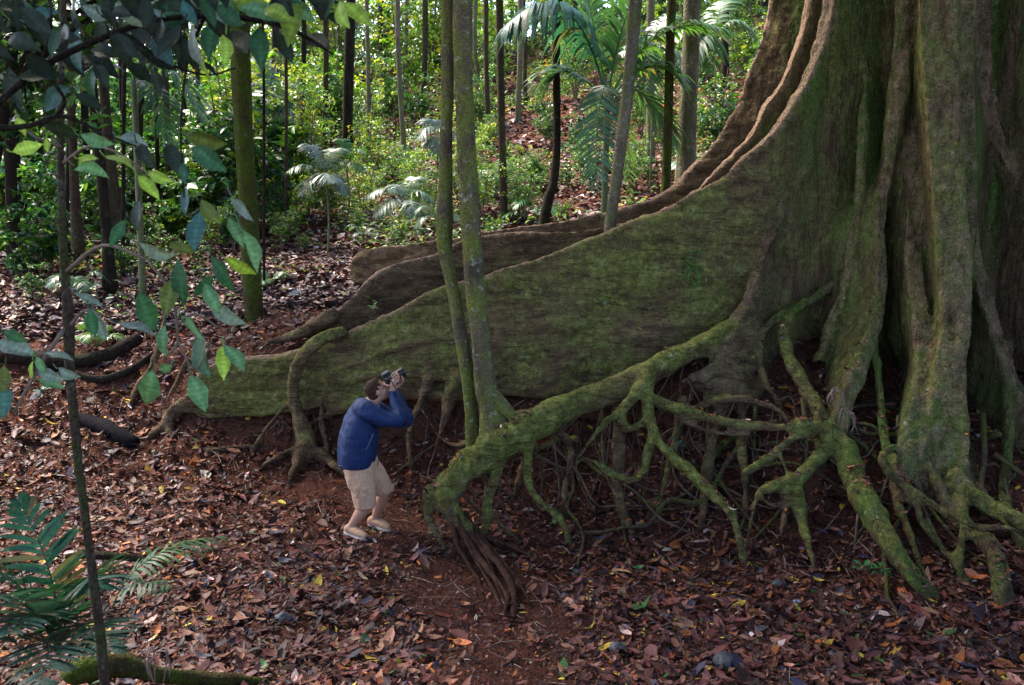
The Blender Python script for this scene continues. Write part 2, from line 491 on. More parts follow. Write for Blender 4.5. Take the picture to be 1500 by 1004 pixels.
def gz(x, y):
    x = np.atleast_1d(np.asarray(x, float)); y = np.atleast_1d(np.asarray(y, float))
    s = np.where(y < 11, .14, np.where(y < 16, .5, 1.6)); z = 0
    sx = np.where(y < 11, .22, np.where(y < 16, .5, 1.6))
    for dx, dy in ((0, 0), (-1, 0), (1, 0), (0, -1), (0, 1), (-.7, -.7), (.7, -.7), (-.7, .7), (.7, .7)):
        z = z + _gz(x + dx * sx, y + dy * s)
    z = z / 9
    q = np.stack([x, y, 0 * x], -1)
    z = z + .035 * fbm(q * 1.6, 3, 3) + .05 * fbm(q * .5, 5, 2) * np.clip((y - 5) / 8, 0, 3)
    return z

def gz1(x, y): return float(gz([x], [y])[0])

xs = np.unique(np.concatenate([np.linspace(-60, -14, 24), np.linspace(-14, -7, 60), np.arange(-7, 7.01, .07), np.linspace(7, 14, 60), np.linspace(14, 60, 24)]))
ys = np.unique(np.concatenate([np.linspace(-6, 5, 40), np.arange(5, 12.01, .07), np.linspace(12, 20, 60), np.linspace(20, 48, 80), np.linspace(48, 95, 30)]))
gx, gy = np.meshgrid(xs, ys)
gq = gz(gx.ravel(), gy.ravel())
GV = np.stack([gx.ravel(), gy.ravel(), gq], -1)
near = (GV[:, 1] > 4.5) & (GV[:, 1] < 12.5) & (abs(GV[:, 0]) < 7.5)
GV[near, 2] += .016 * fbm(GV[near] * np.array([9, 9, 3]), 8, 3)
nx, ny = len(xs), len(ys)
ii = (np.arange(ny - 1)[:, None] * nx + np.arange(nx - 1)[None])
GF = np.stack([ii, ii + 1, ii + nx + 1, ii + nx], -1).reshape(-1, 4)
ground = kind(link('ground', mesh_data('ground', GV, [GF], M['soil'])), 'structure')
# ------------------------------------------------------------------ the giant buttressed tree
AX = (5.2, 11.4)
shapes, pname, pmoss = [], [], []
crests = []

def addp(name, moss, shp):
    shapes.append(shp); pname.append(name); pmoss.append(moss)

def plate(cr, ba, wc, wb, n=5, tn=9, power=1.3):
    """thick buttress plate between a crest line and a base line"""
    C, B = np.array(cr, float), np.array(ba, float)
    W = np.column_stack([np.ones(len(C)) * wc, np.ones(len(C)) * wb])
    a = crom(np.hstack([C, B, W]), n)
    C, B, wc, wb = a[:, :3], a[:, 3:6], a[:, 6], a[:, 7]
    T = np.gradient((C + B) / 2, axis=0)
    N = np.cross(T, B - C); N /= np.linalg.norm(N, axis=1)[:, None] + 1e-9
    t = np.linspace(0, 1, tn)
    secs = []
    for i in range(len(C)):
        h = wc[i] + (wb[i] - wc[i]) * t ** power
        L = C[i][None] * (1 - t)[:, None] + B[i][None] * t[:, None]
        secs.append(np.vstack([L + N[i] * h[:, None], (L - N[i] * h[:, None])[::-1]]))
    crests.append((C, wc))
    return loft(secs)

def PP(rows): return [P(*r[:3]) for r in rows]

def axis(z, dx=0, dy=0): return np.array([AX[0] + dx, AX[1] + dy, z])

def root(name, moss, rows, seg=10, jit=.2, n=6):
    """rows (px, py, Y, radius in photo px)"""
    pts = PP(rows); rad = [pxr(r[3], r[2]) for r in rows]
    e_ = pts[-1]; g_ = gz1(e_[0], e_[1])
    if e_[2] < pts[0][2] and -.03 < e_[2] - g_ < .45:         # let the end run down into the soil
        d_ = (pts[-1] - pts[-2]) * np.array([1, 1, 0]); d_ = d_ / (np.linalg.norm(d_) + 1e-6)
        k_ = e_[2] - g_
        q_ = e_ + d_ * (.05 + .45 * max(0, k_)); q_[2] = gz1(q_[0], q_[1]) - .07
        pts.append(q_); rad.append(max(.016, rad[-1] * .8))
    addp(name, moss, tube(pts, rad, seg, n, jit=jit, seed=len(shapes)))

# trunk core
zz = [-.6, .6, 1.6, 3.0, 5.5, 9.0]
addp('trunk', .38, tube([axis(z) for z in zz], [1.9, 1.8, 1.65, 1.42, 1.2, 1.05], 32, 6, round_ends=False))

# A: long front buttress running to the left
cA = [(1232, -400, 10.7), (1225, -150, 10.6), (1213, 0, 10.5), (1190, 90, 10.45), (1140, 180, 10.4), (1075, 240, 10.4), (1000, 290, 10.4), (950, 318, 10.4),
      (880, 347, 10.4), (790, 381, 10.4), (700, 405, 10.4), (650, 425, 10.4), (600, 449, 10.4), (540, 471, 10.4), (490, 491, 10.4), (430, 517, 10.4),
      (375, 521, 10.4), (325, 527, 10.4), (292, 548, 10.4), (270, 586, 10.4)]
bA = [axis(7.0), axis(5.0), np.array([4.9, 11.2, 3.4]), np.array([4.6, 11.0, 2.4]), np.array([4.1, 10.7, 1.0]), P(1150, 540, 10.3), P(1065, 545, 10.1), P(965, 560, 9.98),
      P(890, 575, 9.98), P(800, 580, 10.0), P(738, 582, 10.05), P(690, 588, 10.1), P(632, 588, 10.15), P(570, 590, 10.2), P(505, 594, 10.25), P(440, 602, 10.3),
      P(377, 608, 10.32), P(325, 612, 10.35), P(287, 606, 10.38), P(262, 604, 10.4)]
wcA = np.array([.12, .10, .09, .08, .07, .06, .055, .05, .045, .045, .045, .045, .05, .05, .05, .05, .055, .06, .06, .05])
wbA = np.array([.5, .5, .5, .45, .4, .3, .2, .14, .12, .11, .11, .11, .11, .11, .11, .10, .10, .10, .09, .06])
addp('buttress', .58, plate(PP(cA), bA, wcA, wbA))

# A2: rear buttress, A3: the one between
def drop(rows, upto, dy=0.0):
    out = []
    for k, r in enumerate(rows):
        c = P(*r[:3])
        out.append(axis(max(.8, c[2] - 2.6 + .35 * k), 0, .3) if k < upto else np.array([c[0], c[1] + dy, gz1(c[0], c[1]) - .35]))
    return out
c2 = [(1140, -400, 12.8), (1135, -100, 12.7), (1128, 0, 12.6), (1100, 100, 12.5), (1060, 190, 12.4), (1010, 250, 12.3), (960, 290, 12.3), (905, 308, 12.3), (800, 326, 12.4), (730, 335, 12.5),
      (650, 350, 12.8), (560, 361, 13.2), (527, 367, 13.4), (513, 396, 13.5)]
addp('buttress', .34, plate(PP(c2), drop(c2, 5), [.16, .14, .12, .11, .1, .09, .08, .06, .045, .045, .045, .05, .06, .05], [.6, .6, .6, .5, .4, .3, .25, .2, .16, .14, .14, .14, .14, .1]))
c3 = [(1200, -120, 11.6), (1180, 20, 11.6), (1150, 105, 11.6), (1118, 157, 11.6), (1094, 202, 11.5), (1049, 251, 11.4), (1000, 290, 11.4), (940, 318, 11.4), (860, 334, 11.5), (760, 343, 11.6), (690, 348, 11.7),
      (640, 370, 11.6), (579, 387, 11.5), (536, 413, 11.3), (486, 456, 11.1), (448, 480, 11.0)]
addp('buttress', .36, plate(PP(c3), drop(c3, 6), [.1, .1, .09, .08, .07, .055, .045, .04, .04, .04, .04, .042, .045, .05, .055, .05], [.5, .5, .5, .4, .3, .25, .2, .16, .14, .13, .13, .13, .13, .13, .12, .08]))
root('surface_root', .2, [(486, 462, 11.05, 11), (455, 482, 10.95, 10), (425, 494, 10.9, 7), (395, 503, 10.9, 4)])

# trunk flutes: crest line near the viewer, base line inside the trunk
def flute(name, moss, rows, depth, wc, wb, base_off=0.0, bases={}):
    C = PP(rows); B = []
    for i_, c in enumerate(C):
        if i_ in bases: B.append(P(*bases[i_])); continue
        d = np.array([AX[0] - c[0], AX[1] - c[1], 0]); L = np.linalg.norm(d); d /= L
        k = min(L, depth)
        B.append(c + d * k + np.array([0, 0, -base_off]))
    addp(name, moss, plate(C, B, wc, wb))
flute('buttress', .52, [(1330, -400, 10.2), (1326, -100, 10.1), (1322, 0, 10.05), (1318, 105, 10.0), (1304, 209, 9.9), (1297, 290, 9.8), (1294, 370, 9.65), (1291, 455, 9.45), (1262, 535, 9.1), (1238, 600, 8.8), (1224, 640, 8.62)],
      1.6, [.10, .09, .085, .08, .07, .065, .065, .065, .075, .09, .10], [.5, .5, .45, .4, .35, .3, .22, .18, .16, .14, .12], .25, {5: (1240, 340, 10.45), 6: (1222, 430, 10.4), 7: (1218, 490, 10.2), 8: (1222, 548, 9.7), 9: (1222, 610, 9.1), 10: (1222, 655, 8.8)})
flute('buttress', .55, [(1334, 180, 10.0), (1338, 300, 9.72), (1341, 392, 9.45), (1349, 463, 9.15), (1357, 535, 8.85), (1347, 600, 8.55), (1338, 655, 8.35), (1325, 700, 8.15)],
      1.3, [.08, .085, .085, .09, .095, .11, .13, .12], [.3, .3, .3, .28, .25, .22, .18, .14], .2, {0: (1312, 190, 10.6), 1: (1312, 330, 10.5), 2: (1312, 420, 10.4), 3: (1320, 500, 10.2)})
flute('buttress', .58, [(1368, -400, 9.65), (1372, -150, 9.6), (1375, 0, 9.55), (1381, 150, 9.4), (1391, 300, 9.2), (1402, 410, 9.0), (1402, 480, 8.8), (1392, 560, 8.55), (1391, 640, 8.35), (1385, 715, 8.12), (1388, 760, 7.95)],
      1.9, [.17, .17, .17, .16, .15, .145, .145, .16, .19, .21, .16], [.6, .6, .55, .5, .45, .4, .35, .3, .25, .2, .14], .2)
flute('buttress', .40, [(1418, -400, 9.75), (1416, -150, 9.7), (1415, 0, 9.65), (1414, 150, 9.55), (1419, 300, 9.4), (1430, 380, 9.3), (1448, 445, 9.15), (1475, 520, 8.95), (1498, 571, 8.8), (1530, 650, 8.5), (1565, 740, 8.2)],
      1.8, [.10, .10, .10, .09, .08, .075, .075, .075, .08, .10, .12], [.5, .5, .5, .45, .35, .3, .26, .24, .22, .2, .16], .15, {3: (1400, 220, 10.4), 4: (1398, 340, 10.2), 5: (1402, 430, 10.1), 6: (1404, 505, 9.9), 7: (1408, 590, 9.6), 8: (1414, 650, 9.2), 9: (1425, 730, 8.6), 10: (1440, 790, 8.2)})
flute('buttress', .3, [(1436, -400, 9.95), (1438, -150, 9.9), (1440, 0, 9.9), (1446, 140, 9.9), (1468, 209, 9.85), (1500, 268, 9.8), (1560, 350, 9.7), (1650, 450, 9.5), (1740, 560, 9.2)],
      1.8, [.10, .10, .10, .09, .08, .08, .08, .08, .08], [.5, .5, .5, .4, .35, .3, .3, .25, .2], .15)
flute('buttress', .3, [(1640, -400, 9.6), (1640, -150, 9.4), (1645, 0, 9.2), (1665, 150, 9.0), (1700, 300, 8.6), (1760, 450, 8.1), (1850, 600, 7.6)],
      2.4, [.2, .2, .18, .15, .12, .12, .12], [.6, .6, .6, .5, .4, .35, .3], .15)  # unseen right-hand buttress, added to darken the recess beside it
flute('buttress', .6, [(1346, -60, 10.9), (1354, 60, 10.3), (1362, 200, 9.8), (1368, 330, 9.6), (1372, 430, 9.4), (1370, 520, 9.1), (1364, 600, 8.75), (1356, 660, 8.45), (1350, 705, 8.2)], 1.0, [.02, .04, .05, .055, .055, .055, .06, .07, .06], [.2, .2, .2, .2, .18, .16, .14, .12, .1], .2)
flute('buttress', .6, [(1272, -60, 11.0), (1268, 70, 10.6), (1262, 180, 10.2), (1256, 300, 10.05), (1240, 400, 9.95), (1215, 480, 9.8), (1192, 530, 9.5)], .9, [.02, .025, .045, .05, .05, .05, .05], [.2, .2, .2, .2, .18, .16, .12], .2)
root('surface_root', .6, [(1478, 500, 9.15, 7), (1474, 560, 8.9, 8), (1478, 640, 8.5, 8), (1470, 720, 8.1, 9), (1490, 790, 7.6, 9), (1520, 850, 7.2, 8)])
root('surface_root', .6, [(1282, 500, 9.35, 6), (1290, 580, 8.95, 7), (1296, 640, 8.6, 7), (1310, 720, 8.1, 7), (1335, 790, 7.6, 7), (1352, 840, 7.3, 6)])
root('surface_root', .5, [(1405, 690, 8.2, 9), (1412, 760, 7.8, 9), (1405, 830, 7.35, 8), (1420, 880, 7.0, 6)])
root('surface_root', .5, [(1340, 700, 8.2, 7), (1362, 770, 7.8, 7), (1400, 830, 7.4, 6), (1432, 862, 7.1, 5)])
# E: small buttress peeling off the face of A
cE = [(1170, 250, 10.42), (1148, 300, 10.36), (1128, 341, 10.25), (1103, 405, 10.0), (1082, 460, 9.75), (1046, 522, 9.45), (1004, 556, 9.2)]
addp('buttress', .40, plate(PP(cE), [P(1185, 330, 10.7), P(1165, 380, 10.65), P(1150, 420, 10.55), P(1135, 470, 10.35), P(1122, 525, 10.05), P(1112, 575, 9.6), P(1085, 605, 9.25)],
      [.055, .055, .055, .06, .065, .075, .09], [.2, .2, .18, .16, .15, .14, .12]))
root('surface_root', .35, [(1110, 500, 9.9, 9), (1085, 545, 9.5, 11), (1062, 580, 9.2, 11), (1048, 620, 9.0, 9), (1040, 660, 8.85, 8)])
root('surface_root', .5, [(760, 572, 10.0, 7), (690, 582, 10.02, 9), (620, 577, 10.06, 9), (560, 578, 10.1, 9), (500, 600, 10.16, 7), (450, 625, 10.15, 4)])
root('surface_root', .6, [(745, 545, 10.02, 6), (680, 555, 10.06, 8), (620, 547, 10.1, 8), (560, 545, 10.15, 8), (500, 560, 10.22, 5)])
root('surface_root', .6, [(720, 480, 10.18, 5), (650, 495, 10.2, 7), (580, 510, 10.24, 7), (520, 535, 10.26, 6), (470, 565, 10.27, 5)])
root('surface_root', .5, [(1300, 320, 10.35, 9), (1245, 392, 10.2, 8), (1200, 432, 10.1, 8), (1152, 458, 9.95, 8), (1120, 482, 9.8, 7), (1112, 520, 9.6, 8), (1120, 560, 9.3, 7), (1140, 590, 9.1, 6)])
root('surface_root', .75, [(1180, 440, 10.0, 6), (1150, 475, 9.75, 9), (1153, 512, 9.5, 11), (1172, 556, 9.2, 12), (1193, 592, 8.95, 13), (1203, 630, 8.7, 13)])

# C: the thick mossy root that arches down in front
root('surface_root', .8, [(1075, 480, 9.75, 14), (1030, 505, 9.5, 16), (985, 527, 9.25, 18), (945, 548, 9.05, 19), (899, 570, 8.95, 20), (839, 592, 8.85, 21), (779, 621, 8.7, 23), (734, 650, 8.55, 25),
      (697, 676, 8.42, 26), (672, 701, 8.32, 25), (655, 725, 8.25, 20), (660, 748, 8.2, 17), (676, 768, 8.12, 15), (694, 792, 8.0, 12)], 14)
root('surface_root', .6, [(690, 672, 8.5, 14), (655, 702, 8.4, 13), (630, 722, 8.3, 11), (626, 749, 8.2, 9), (636, 775, 8.1, 9), (650, 800, 8.0, 7)])
FIB = [[(676, 760, 8.14, 9), (700, 792, 7.95, 7), (730, 826, 7.5, 5), (752, 865, 7.1, 5), (752, 905, 6.8, 4)], [(668, 760, 8.12, 8), (690, 800, 7.86, 6), (718, 838, 7.42, 4.5), (742, 872, 7.05, 4), (738, 902, 6.8, 3)],
       [(682, 764, 8.14, 7), (715, 800, 7.9, 4), (745, 835, 7.5, 4), (768, 868, 7.2, 3), (776, 885, 7.0, 2)], [(694, 780, 8.05, 6), (745, 800, 8.0, 4), (772, 812, 7.9, 3), (785, 830, 7.7, 2)], [(664, 764, 8.1, 5), (672, 800, 7.9, 4), (700, 850, 7.4, 3), (712, 880, 7.15, 2)],
       [(680, 770, 8.1, 5), (712, 815, 7.7, 3.5), (728, 858, 7.25, 3), (748, 900, 6.85, 2.5)], [(674, 772, 8.08, 4), (698, 822, 7.65, 3), (722, 862, 7.2, 3), (746, 912, 6.8, 2)], [(690, 776, 8.08, 4), (722, 810, 7.8, 3), (742, 850, 7.35, 3), (760, 890, 6.95, 2)]]
root('surface_root', .7, [(745, 655, 8.6, 13), (734, 676, 8.5, 11), (722, 705, 8.42, 9), (714, 735, 8.35, 9), (712, 765, 8.28, 8)])
root('surface_root', .2, [(716, 745, 8.35, 5), (735, 770, 8.2, 4), (758, 790, 8.1, 3), (775, 800, 8.05, 2)])
root('surface_root', .8, [(812, 606, 8.75, 9), (798, 616, 8.62, 7), (783, 634, 8.55, 6.5), (773, 667, 8.5, 6.5), (774, 706, 8.45, 6.5), (788, 732, 8.4, 7), (815, 753, 8.3, 8), (828, 775, 8.2, 6)])
root('surface_root', .3, [(812, 628, 8.9, 6), (833, 648, 8.9, 6), (836, 675, 8.85, 5.5), (830, 703, 8.8, 5), (827, 742, 8.7, 5), (835, 770, 8.6, 4)])
# M: knot of roots under C
root('surface_root', .7, [(950, 545, 9.0, 13), (944, 560, 8.85, 12), (929, 578, 8.75, 9), (911, 600, 8.7, 7), (886, 621, 8.65, 5), (862, 650, 8.65, 4), (845, 680, 8.65, 3), (850, 710, 8.65, 3)])
root('surface_root', .75, [(911, 598, 8.72, 7), (914, 626, 8.68, 7), (937, 624, 8.65, 6), (947, 606, 8.68, 6), (948, 572, 8.8, 7)])
root('surface_root', .75, [(947, 568, 8.82, 9), (950, 600, 8.68, 8), (955, 628, 8.58, 8), (964, 645, 8.5, 8), (988, 672, 8.4, 8), (1026, 705, 8.2, 8), (1063, 742, 8.0, 8), (1075, 760, 7.9, 6)])
root('surface_root', .7, [(958, 635, 8.58, 7), (950, 660, 8.5, 7), (944, 690, 8.47, 7), (925, 703, 8.46, 7), (896, 694, 8.48, 7), (872, 676, 8.5, 5)])
root('surface_root', .45, [(907, 570, 9.05, 10), (906, 640, 8.85, 11), (906, 690, 8.7, 11), (905, 725, 8.6, 9), (918, 765, 8.4, 8), (926, 780, 8.3, 6)])
root('surface_root', .2, [(1040, 560, 9.35, 10), (1042, 640, 9.0, 8), (1035, 700, 8.7, 8), (1030, 750, 8.45, 7), (1025, 775, 8.3, 9)])
root('surface_root', .3, [(1085, 600, 9.2, 7), (1087, 660, 8.8, 7), (1092, 720, 8.45, 5)])
root('surface_root', .6, [(1000, 585, 9.1, 9), (990, 640, 8.9, 6), (975, 700, 8.7, 4)])
# N: star of roots on the right, and the horizontal one
root('surface_root', .65, [(948, 583, 8.85, 8), (1005, 603, 8.75, 8), (1058, 618, 8.7, 8), (1105, 624, 8.65, 8), (1148, 626, 8.6, 9), (1190, 622, 8.6, 12), (1218, 632, 8.6, 14)])
root('surface_root', .5, [(1020, 598, 9.1, 6), (1060, 585, 9.05, 6), (1110, 590, 9.0, 6), (1150, 612, 8.8, 6)])
root('surface_root', .3, [(995, 615, 8.75, 5), (1040, 632, 8.7, 5), (1095, 638, 8.65, 4)])
root('surface_root', .72, [(1215, 645, 8.58, 14), (1232, 655, 8.52, 18), (1254, 705, 8.15, 19), (1276, 749, 7.8, 19), (1305, 796, 7.45, 17), (1334, 838, 7.2, 14), (1372, 880, 7.0, 11), (1385, 895, 6.93, 6)], 14)
root('surface_root', .65, [(1290, 775, 7.62, 9), (1306, 805, 7.35, 9), (1330, 842, 7.1, 9), (1364, 884, 6.95, 7)])
root('surface_root', .8, [(1222, 648, 8.55, 12), (1190, 680, 8.35, 12), (1164, 703, 8.2, 13), (1135, 712, 8.15, 10), (1112, 722, 8.1, 7), (1104, 745, 8.0, 4)])
root('surface_root', .8, [(1162, 700, 8.2, 11), (1168, 725, 8.1, 10), (1174, 762, 7.95, 9), (1188, 812, 7.6, 7), (1192, 830, 7.5, 4)])
root('surface_root', .7, [(1190, 634, 8.58, 9), (1160, 643, 8.5, 8), (1123, 673, 8.35, 7), (1090, 694, 8.3, 5)])
root('surface_root', .5, [(1135, 712, 8.15, 5), (1150, 735, 8.1, 5), (1130, 740, 8.05, 4), (1105, 733, 8.05, 3)])
root('surface_root', .5, [(1155, 715, 8.18, 5), (1150, 750, 8.0, 4), (1143, 785, 7.8, 3)])
root('surface_root', .5, [(1140, 655, 8.4, 4), (1152, 690, 8.25, 4)])
# right-hand feet
root('surface_root', .65, [(1310, 655, 8.35, 6), (1292, 668, 8.15, 7), (1300, 690, 8.05, 8), (1318, 706, 8.0, 7.5), (1352, 731, 7.85, 7), (1396, 756, 7.65, 7), (1435, 774, 7.5, 7), (1490, 778, 7.4, 6)])
root('surface_root', .6, [(1335, 650, 8.45, 14), (1320, 690, 8.2, 12), (1328, 720, 8.0, 9), (1345, 745, 7.85, 6), (1352, 770, 7.75, 6), (1375, 800, 7.6, 5)])
root('surface_root', .5, [(1345, 660, 8.4, 10), (1362, 690, 8.2, 9), (1385, 735, 8.0, 12)])
root('surface_root', .6, [(1400, 700, 8.1, 14), (1425, 725, 7.95, 13), (1448, 742, 7.85, 13), (1480, 758, 7.7, 12), (1530, 790, 7.5, 11)])
root('surface_root', .45, [(1390, 745, 8.0, 14), (1430, 785, 7.65, 15), (1457, 805, 7.45, 16), (1464, 850, 7.1, 15), (1470, 905, 6.8, 11)])
root('surface_root', .45, [(1462, 845, 7.15, 10), (1480, 880, 6.95, 10), (1500, 915, 6.8, 9)])
root('surface_root', .3, [(1385, 770, 7.9, 7), (1395, 800, 7.7, 6), (1425, 830, 7.5, 4)])
root('surface_root', .55, [(1420, 640, 8.8, 8), (1425, 690, 8.3, 8), (1440, 730, 8.0, 8)])
root('surface_root', .4, [(1500, 760, 7.9, 12), (1500, 820, 7.6, 10), (1510, 900, 7.1, 8)])
# B and the roots under the left half of A
root('surface_root', .6, [(500, 488, 10.3, 9), (472, 497, 10.2, 11), (445, 519, 10.12, 11), (432, 549, 10.08, 11), (431, 585, 10.05, 11), (440, 617, 10.0, 12), (448, 645, 9.95, 15), (446, 668, 9.9, 16)])
root('surface_root', .3, [(452, 655, 9.92, 10), (474, 668, 9.85, 8), (500, 690, 9.6, 6), (525, 712, 9.4, 4)])
root('surface_root', .3, [(440, 660, 9.92, 10), (436, 680, 9.75, 9), (428, 694, 9.6, 6)])
root('surface_root', .2, [(440, 655, 9.92, 8), (412, 668, 9.85, 6), (385, 684, 9.7, 4)])
root('surface_root', .4, [(425, 590, 10.1, 5), (400, 615, 10.05, 4), (378, 645, 9.95, 3)])
root('surface_root', .4, [(478, 560, 10.1, 5), (470, 610, 10.05, 5), (478, 650, 9.95, 4)])
root('surface_root', .25, [(632, 535, 10.16, 9), (625, 560, 10.04, 8), (615, 590, 9.9, 6), (602, 625, 9.8, 6), (601, 665, 9.72, 6), (606, 690, 9.65, 5)])
root('surface_root', .5, [(672, 535, 10.14, 12), (668, 562, 10.02, 13), (657, 590, 9.85, 10), (652, 615, 9.75, 8), (640, 650, 9.65, 4)])
root('surface_root', .4, [(618, 600, 9.8, 3), (640, 635, 9.5, 3.5), (665, 652, 9.3, 4), (690, 648, 9.1, 4)])
root('surface_root', .5, [(1040, 500, 9.95, 8), (960, 550, 9.75, 10), (880, 590, 9.6, 12), (800, 606, 9.5, 13), (745, 612, 9.5, 13), (700, 600, 9.8, 10)])
root('surface_root', .4, [(790, 620, 9.4, 5), (775, 660, 9.2, 5), (760, 700, 9.0, 4)])
# tip of A
root('surface_root', .35, [(318, 588, 10.38, 11), (275, 590, 10.35, 10), (252, 604, 10.3, 9), (248, 628, 10.2, 8), (258, 658, 10.0, 6)])
root('surface_root', .15, [(262, 600, 10.35, 9), (240, 625, 10.25, 8), (222, 638, 10.15, 6)])
root('surface_root', .2, [(275, 528, 10.7, 4), (262, 555, 10.6, 5), (245, 588, 10.4, 4), (238, 610, 10.3, 3)])
root('surface_root', .1, [(240, 470, 11.6, 3), (225, 530, 11.1, 4), (200, 570, 10.8, 4), (192, 600, 10.6, 3)])
root('surface_root', .1, [(270, 655, 10.0, 3), (310, 660, 9.9, 4), (350, 656, 9.95, 3), (400, 652, 9.98, 3)])

# further roots wandering down the eroded bank
rr_ = np.random.default_rng(5)
BANK = []
for k in range(30):
    x0 = rr_.uniform(.2, 5.2); y0 = 9.55 - .22 * x0 + rr_.uniform(-.25, .15); steep = rr_.random() < .33
    pts = []; hd = rr_.normal(-1.57, .35) if steep else rr_.choice([0.2, 2.9]) + rr_.normal(-.3, .2)
    x, y = x0, y0; nst = int(rr_.integers(5, 9)); r0 = rr_.choice([2.2, 3, 4, 5.5], p=[.35, .3, .22, .13])
    lift0 = rr_.uniform(.05, .3)
    for i in range(nst):
        t = i / (nst - 1)
        pts.append((x, y, gz1(x, y) + lift0 * (1 - t) * (1 + .4 * rr_.normal()) + .02 - .06 * (t > .9), pxr(r0 * (1.15 - .75 * t), 8.5)))
        hd += rr_.normal(0, .38); st_ = rr_.uniform(.2, .36); x += math.cos(hd) * st_; y += math.sin(hd) * st_ - .05
    BANK.append(pts)
for pts in BANK:
    if pts[0][3] > .034:
        addp('surface_root', rr_.uniform(.2, .75), tube([p[:3] for p in pts], [p[3] for p in pts], 9, 4, jit=.2, seed=len(shapes)))
fv, fq, flab = union(shapes, .0245, 3)
fN = vnormals(fv, fq)
# growth wrinkles
xx, zz_ = fv[:, 0], fv[:, 2]
up = sstep(2.5, 3.5, xx)
body = np.array([n in ('trunk', 'buttress') for n in pname])[flab].astype(float)
wh = fbm(np.stack([xx * .9 + zz_ * .5, fv[:, 1] * 2, zz_ * 5 - xx * 1.2], -1), 21, 3)
wv = fbm(np.stack([xx * 4.5, fv[:, 1] * 4.5, zz_ * .7], -1), 31, 3)
lump = fbm(fv * 2.2, 41, 3); small = fbm(fv * 13, 51, 3)
disp = body * ((1 - up) * wh * .042 + up * wv * .024 + lump * .012) + small * (.008 + .001 * body) + (1 - body) * (lump * .016 + .008 * fbm(fv * 5.5, 66, 2))
fv = fv + fN * disp[:, None]
fN = vnormals(fv, fq)
# attributes
kd = KDTree(sum(len(c) for c, w in crests)); q = 0; cw = []
for k, (c, w) in enumerate(crests):
    for p_, w_ in zip(c, w):
        kd.insert(p_, q); q += 1; cw.append((w_, 1.0 if k < 3 else (.5 if k == 9 else .22)))
kd.balance(); cw = np.array(cw)
crest_a = np.zeros(len(fv))
for i, p_ in enumerate(fv):
    co, ix, d = kd.find(p_)
    w_, s_ = cw[ix]
    crest_a[i] = s_ * max(0, 1 - max(0, d - w_ * .95) / (w_ * .25 + .025))
crest_a = np.clip(crest_a + .35 * small * (crest_a > .02), 0, 1)
moss_a = np.array(pmoss)[flab]
moss_a = np.where(body > .5, moss_a, moss_a * .82 + .22 * fN[:, 2] + .15 * lump)
e = np.vstack([fq[:, [0, 1]], fq[:, [1, 2]], fq[:, [2, 3]], fq[:, [3, 0]]])
deg = np.bincount(e.ravel(), minlength=len(fv)).astype(float)
for _ in range(10):
    acc = np.bincount(e[:, 0], moss_a[e[:, 1]], len(fv)) + np.bincount(e[:, 1], moss_a[e[:, 0]], len(fv))
    moss_a = acc / np.maximum(deg, 1)
soil_a = np.zeros(len(fv))
lo = fv[:, 2] < 2.6
hgt = fv[lo, 2] - gz(fv[lo, 0], fv[lo, 1])
soil_a[lo] = (1 - sstep(-.02, .16, hgt + .06 * small[lo])) * .85
fl = dict(upright=up, crest=crest_a, moss=moss_a, soil=soil_a)

fig = empty('buttressed_tree', 'enormous tree with tall mossy plank buttresses and arching surface roots', 'tree', (AX[0], AX[1], gz1(*AX)))
face_lab = flab[fq[:, 0]]
# stray islands of a label join the part around them
def tidy(fl_):
    par = np.arange(len(fv) * 1)
    v2f = [[] for _ in range(len(fv))]
    for i_, f_ in enumerate(fq.tolist()):
        for v_ in f_: v2f[v_].append(i_)
    seen = np.zeros(len(fq), bool); comps = {}
    fql = fq.tolist(); L_ = fl_.tolist()
    for s_ in range(len(fq)):
        if seen[s_]: continue
        st_ = [s_]; seen[s_] = True; out = []; bd = []
        while st_:
            f_ = st_.pop(); out.append(f_)
            for v_ in fql[f_]:
                for g_ in v2f[v_]:
                    if L_[g_] == L_[s_]:
                        if not seen[g_]: seen[g_] = True; st_.append(g_)
                    else: bd.append(L_[g_])
        comps.setdefault(L_[s_], []).append((out, bd))
    for k_, cs in comps.items():
        cs.sort(key=lambda c: -len(c[0]))
        for out, bd in cs[1:]:
            fl_[out] = max(set(bd), key=bd.count) if bd else -1
    return fl_
for _ in range(2): face_lab = tidy(face_lab)
for k in range(len(shapes)):
    m_ = face_lab == k
    if m_.sum() > 3:
        o_ = part({'buttress': 'buttress_root'}.get(pname[k], pname[k]), submesh('fig_' + pname[k], fv, fq, m_, M['fig'], fN, fl), fig)
for pts in BANK:
    if .020 < pts[0][3] <= .034:
        v, f = tube([p[:3] for p in pts], [p[3] for p in pts], 9, 5, jit=.25, seed=int(pts[0][0] * 100))
        part('surface_root', mesh_data('fig_surface_root', v, f, M['rootbark']), fig)
for rows in FIB:
    v, f = tube(PP(rows), [pxr(r[3] * 1.0, r[2]) for r in rows], 8, 6, jit=.3, seed=int(rows[0][0]))
    v = v + .008 * np.stack([fbm(v * 14, 5, 2), fbm(v * 14, 6, 2), fbm(v * 14, 7, 2)], -1)
    part('fibrous_root', MB().add(v, f).data('fibrous_root', M['fibre']), fig)
fig_bvh = BVHTree.FromPolygons([tuple(p_) for p_ in fv], [tuple(map(int, f_)) for f_ in fq])
# ------------------------------------------------------------------ leaf and plant builders
def unit(a):
    return a / (np.linalg.norm(a, axis=-1, keepdims=True) + 1e-12)

